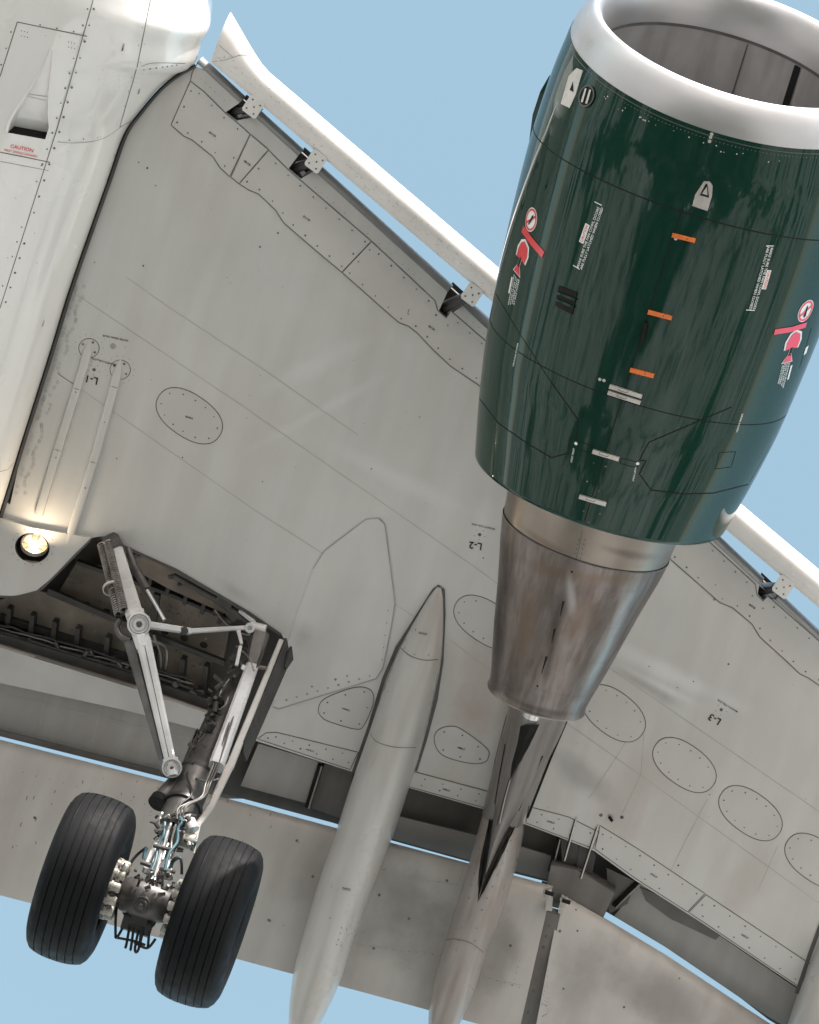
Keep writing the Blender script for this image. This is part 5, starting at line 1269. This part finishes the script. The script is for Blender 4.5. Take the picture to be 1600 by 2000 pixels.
def helix(a_, b_, R_, n, r, k=12):
    a_, b_ = V(a_), V(b_); t_ = (b_-a_).normalized(); s_ = t_.orthogonal().normalized(); u_ = t_.cross(s_); N_ = n*k
    return tube([a_+(b_-a_)*(i/N_)+(s_*math.cos(2*math.pi*i/k)+u_*math.sin(2*math.pi*i/k))*R_ for i in range(N_+1)], r, 5)
for a_, b_ in (((198, 1062, -.02), (232, 1200, -.60)), ((210, 1058, -.04), (242, 1192, -.62))):
    part('lock_spring', helix(G(*a_), G(*b_), .026, 34, .0075), 'steel', ss, smooth=60)
    part('spring_core', tube([G(*a_), G(*b_)], .012, 8), 'dark', ss)
part('spring_guide', drum(G(219, 1149, -.38), G(242, 1192, -.62)-G(210, 1058, -.04), [(-.01, .062), (-.01, .068), (.01, .068), (.01, .062)], 22), 'gearw', ss, smooth=40)
part('lock_actuator', tube([G(250, 1072, .02), G(263, 1108, -.06), G(287, 1152, -.2)], [.024, .03, .034], 14), 'geard', ss, smooth=50)
part('actuator_rod', tube([G(286, 1150, -.2), G(322, 1212, -.42)], .015, 12), 'chrome', ss, smooth=60)
part('rod_end', drum(G(328, 1217, -.46), V((.3, .1, -1)), [(-.02, .03), (.02, .03), (.02, .012), (.0, .01)], 16), 'geard', ss)
lk = [beam(G(286, 1220, -.64), G(372, 1233, -.42), .05, .05, .045, .045, up=UPZ), beam(G(366, 1233, -.42), G(484, 1226, -.16), .035, .04, .03, .035, up=UPZ)]
part('lock_link', lk[0], 'gearw', ss, smooth=20); part('lock_link', lk[1], 'gearw', ss, smooth=20)
part('link_pin', drum(G(360, 1232, -.46), V((.3, .1, -1)), [(-.03, .03), (.03, .03), (.032, .02), (.04, .018), (.04, .001)], 16), 'geard', ss, smooth=40)
part('link_pin', drum(G(488, 1226, -.16), V((.3, .1, -1)), [(-.03, .036), (.03, .036), (.03, .018), (.01, .015), (.01, .001)], 16), 'gearw', ss, smooth=40)
part('link_lug', join(beam(G(466, 1232, -.22), G(472, 1258, -.3), .03, .025, .02, .02, up=UPZ), beam(G(470, 1262, -.3), G(462, 1300, -.42), .025, .02, up=UPZ)), 'gearw', ss)
part('stay_hose', tube(spline([G(236, 1210, -.6), G(228, 1224, -.62), G(236, 1242, -.66), G(256, 1250, -.68)], 6), .022, 9), 'geard', ss, smooth=60)
part('stay_hose', tube(spline([G(250, 1255, -.6), G(262, 1268, -.62), G(268, 1280, -.64), G(258, 1290, -.6)], 6), .03, 9), 'welldark', ss, smooth=60)
# leg door
def solid(px4, th, m, name, par, lab=None):
    P = [G(*q) for q in px4]; nn = (P[1]-P[0]).cross(P[-1]-P[0]).normalized()*th; n = len(P)
    return part(name, (P+[p+nn for p in P], [tuple(range(n)), tuple(range(n, 2*n))[::-1]]+[(i, (i+1) % n, n+(i+1) % n, n+i) for i in range(n)]), m, par, label=lab)
dr_ = part('gear_door', beam(G(549, 1252, -.02), G(448, 1500, -1.08), .034, .04, .058, .04, up=UPZ), 'door', smooth=20, label='long narrow gear door seen edge on')
part('door_tail', beam(G(447, 1498, -1.08), G(411, 1578, -1.38), .062, .05, .045, .04, up=UPZ), 'door', dr_, smooth=20)
part('door_tail', beam(G(411, 1577, -1.38), G(386, 1612, -1.52), .05, .04, .04, .035, up=UPZ), 'door', dr_, smooth=20)
part('door_tail', beam(G(386, 1610, -1.52), G(379, 1668, -1.72), .045, .03, .008, .02, up=UPZ), 'door', dr_, smooth=20)
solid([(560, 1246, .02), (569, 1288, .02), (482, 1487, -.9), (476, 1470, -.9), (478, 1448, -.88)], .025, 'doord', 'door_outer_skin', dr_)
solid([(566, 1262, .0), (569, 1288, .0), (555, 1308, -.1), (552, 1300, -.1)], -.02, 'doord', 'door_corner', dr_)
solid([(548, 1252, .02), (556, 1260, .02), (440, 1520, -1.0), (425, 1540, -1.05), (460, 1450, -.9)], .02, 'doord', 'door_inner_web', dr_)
part('door_link', tube([G(470, 1300, -.35), G(520, 1305, -.3)], .015, 8), 'steel', dr_); part('door_link', tube([G(410, 1470, -1.0), G(450, 1480, -1.0)], .014, 8), 'steel', dr_)

# wheels
AXC = G(284, 1758, -2.13)
YD = V((0, 1, 0))
part('axle', tube([AXC-YD*.52, AXC-YD*.1, AXC+YD*.1, AXC+YD*.52], [.065, .08, .08, .065], 24), 'geard', gl, smooth=50)
part('axle_beam', drum(AXC, YD, [(-.20, .085), (-.14, .12), (-.05, .135), (.05, .135), (.14, .12), (.20, .085)], 28), 'geard', gl, smooth=50)
part('jacking_dome', drum(AXC+V((.02, 0, -.12)), V((.1, 0, -1)), [(0, .06), (.03, .06), (.03, .045), (.05, .04), (.05, .022), (.075, .02), (.08, .001)], 20), 'geard', gl, smooth=40)
part('axle_box', beam(AXC+V((-.16, -.10, -.05)), AXC+V((-.16, .10, -.05)), .12, .10), 'black', gl)
TR = .578
def tyreprof():
    pr = [(-.165, .27), (-.20, .30), (-.222, .36), (-.228, .42), (-.222, .47), (-.205, .515), (-.178, .548)]
    gro = (-.135, -.075, -.02, .035, .09, .14)
    xs = [-.178+.356*i/44 for i in range(45)]
    for x in xs[1:-1]:
        r = .548+(.578-.548)*(1-(abs(x)/.178)**2.6)
        pr.append((x, r))
    out = [q for q in pr if q[0] < -.178 or True]
    res = []
    for x, r in out:
        if r < .53 or abs(x) > .17: res.append((x, r)); continue
        if any(abs(x-g_) < .0045 for g_ in gro): continue
        res.append((x, r))
    for g_ in gro:
        r = .548+(.578-.548)*(1-(abs(g_)/.178)**2.6)
        res += [(g_-.005, r), (g_-.0035, r-.009), (g_+.0035, r-.009), (g_+.005, r)]
    res = [q for q in res if q[1] < .53 or True]
    mid = sorted([q for q in res if abs(q[0]) < .178], key=lambda q: q[0])
    left = pr[:7]; right = [(-x, r) for x, r in left[::-1]]
    mid = [q for q in mid if abs(q[0]) < .176]
    # keep only tread samples (sidewall points handled apart)
    mid = [q for q in mid if q[1] > .53]
    return left+mid+right
tp = tyreprof()
rimp = [(-.165, .272), (-.15, .262), (-.13, .25), (-.10, .245), (-.02, .22), (.0, .12), (.02, .09), (.06, .085), (.06, .001)]
def lathe_y(pr, k): 
    v = [(r*math.cos(2*math.pi*i/k), x, r*math.sin(2*math.pi*i/k)) for x, r in pr for i in range(k)]; f = []
    for q in range(len(pr)-1):
        for i in range(k): f.append((q*k+i, (q+1)*k+i, (q+1)*k+(i+1) % k, q*k+(i+1) % k))
    return v, f
def wheel(loc, label, first=None):
    o = bpy.data.objects.new('wheel', None); COL.objects.link(o); o.parent = root; o.location = loc; o['label'] = label
    if first is None:
        part('tyre', lathe_y(tp, 128), 'tyre', o, smooth=28)
        part('rim', join(lathe_y(rimp, 48), lathe_y([(.165, .272), (.15, .262), (.05, .25), (-.13, .25)], 48)), 'gearw', o, smooth=40)
    else:
        for ch in first.children:
            c = ch.copy(); COL.objects.link(c); c.parent = o
    return o
w0 = wheel(AXC-YD*.455, 'inner main wheel, nearer the fuselage'); w1_ = wheel(AXC+YD*.455, 'outer main wheel, on the engine side', w0)
w0.rotation_euler = (0, .7, 0); w1_.rotation_euler = (0, 0, 0)
# brakes
for s_ in (-1, 1):
    bc = AXC+YD*(.215*s_)
    bk_ = part('brake_unit', drum(bc+YD*s_*.02, YD*s_, [(0, .10), (.0, .21), (.10, .225), (.16, .225), (.16, .15)], 36), 'welldark', smooth=30, label=('inner' if s_ < 0 else 'outer')+' brake unit beside its wheel')
    for k in range(12):
        q = 2*math.pi*k/12; d_ = V((math.cos(q), 0, math.sin(q)))
        part('brake_piston', drum(bc+d_*.175-YD*s_*.045, YD*s_, [(0, .001), (0, .028), (.01, .036), (.05, .036), (.055, .042), (.08, .042)], 12), 'brakew', bk_, smooth=40)
        part('brake_piston_sleeve', drum(bc+d_*.185+YD*s_*.035, YD*s_, [(0, .036), (.025, .03), (.03, .038), (.045, .038), (.05, .03), (.075, .03)], 12), 'black', bk_, smooth=40)
        q2 = q+.262; d2 = V((math.cos(q2), 0, math.sin(q2))); part('brake_spacer', beam(bc+d2*.15-YD*s_*.01, bc+d2*.195-YD*s_*.01, .03, .03), 'geard', bk_)
    p = bc+V((.18, 0, -.06)); part('bleed_valve', drum(p-YD*s_*.02, V((.7, 0, -.3)), [(0, .02), (.04, .018), (.05, .012), (.07, .006)], 10), 'gearw', bk_, smooth=40)
# cable cage hanging behind the axle
for l_ in ([(228, 1772, -2.15), (226, 1798, -2.2), (226, 1832, -2.25)], [(226, 1832, -2.25), (232, 1826, -2.25), (245, 1803, -2.2), (252, 1798, -2.2)], [(226, 1831, -2.25), (262, 1838, -2.25), (284, 1846, -2.25)], [(240, 1770, -2.15), (243, 1784, -2.18), (254, 1799, -2.2)],
           [(300, 1772, -2.15), (303, 1800, -2.2), (292, 1812, -2.22), (280, 1812, -2.22)], [(304, 1834, -2.25), (287, 1852, -2.26), (262, 1840, -2.25)], [(292, 1815, -2.22), (289, 1850, -2.25)],
           [(254, 1805, -2.22), (247, 1845, -2.27), (244, 1852, -2.28)], [(262, 1808, -2.22), (256, 1850, -2.27), (254, 1856, -2.28)], [(272, 1812, -2.22), (264, 1850, -2.27), (266, 1860, -2.28), (272, 1850, -2.27), (276, 1815, -2.22)], [(281, 1812, -2.22), (274, 1842, -2.26)]):
    part('brake_cable', tube(spline([G(*q) for q in l_], 5), .0095, 7), 'black', gl, smooth=60)
part('cable_block', beam(G(258, 1788, -2.2), G(290, 1798, -2.2), .10, .07), 'black', gl)
part('cable_block', beam(G(252, 1804, -2.2), G(284, 1814, -2.2), .06, .06), 'black', gl)
ax = []
for k in range(50):
    x, y = rnd.uniform(256, 345), rnd.uniform(1700, 1760); p = G(x, y, -2.22+rnd.uniform(-.05, .06)); d_ = V((rnd.uniform(-1, 1), rnd.uniform(-1, 1), rnd.uniform(-.6, .6))).normalized()*rnd.uniform(.01, .05)
    if y < 1725+(x-256)*.2: ax.append(tube([p, p+d_], rnd.uniform(.005, .014), 6))
part('axle_fitting', join(*ax), 'geard', gl, kind='stuff')

# ------------------------------------------------------------------ joined small detail
for q in seams: part('panel_joint', q, 'seam', wing)
for q in faint: part('skin_joint', q, 'faint', wing)
part('fastener', join(*riv), 'rivet', wing, kind='stuff'); part('flush_bolt', join(*rivl), 'rivetl', wing, kind='stuff')
for q in ink: part('lettering', q, 'ink', wing)
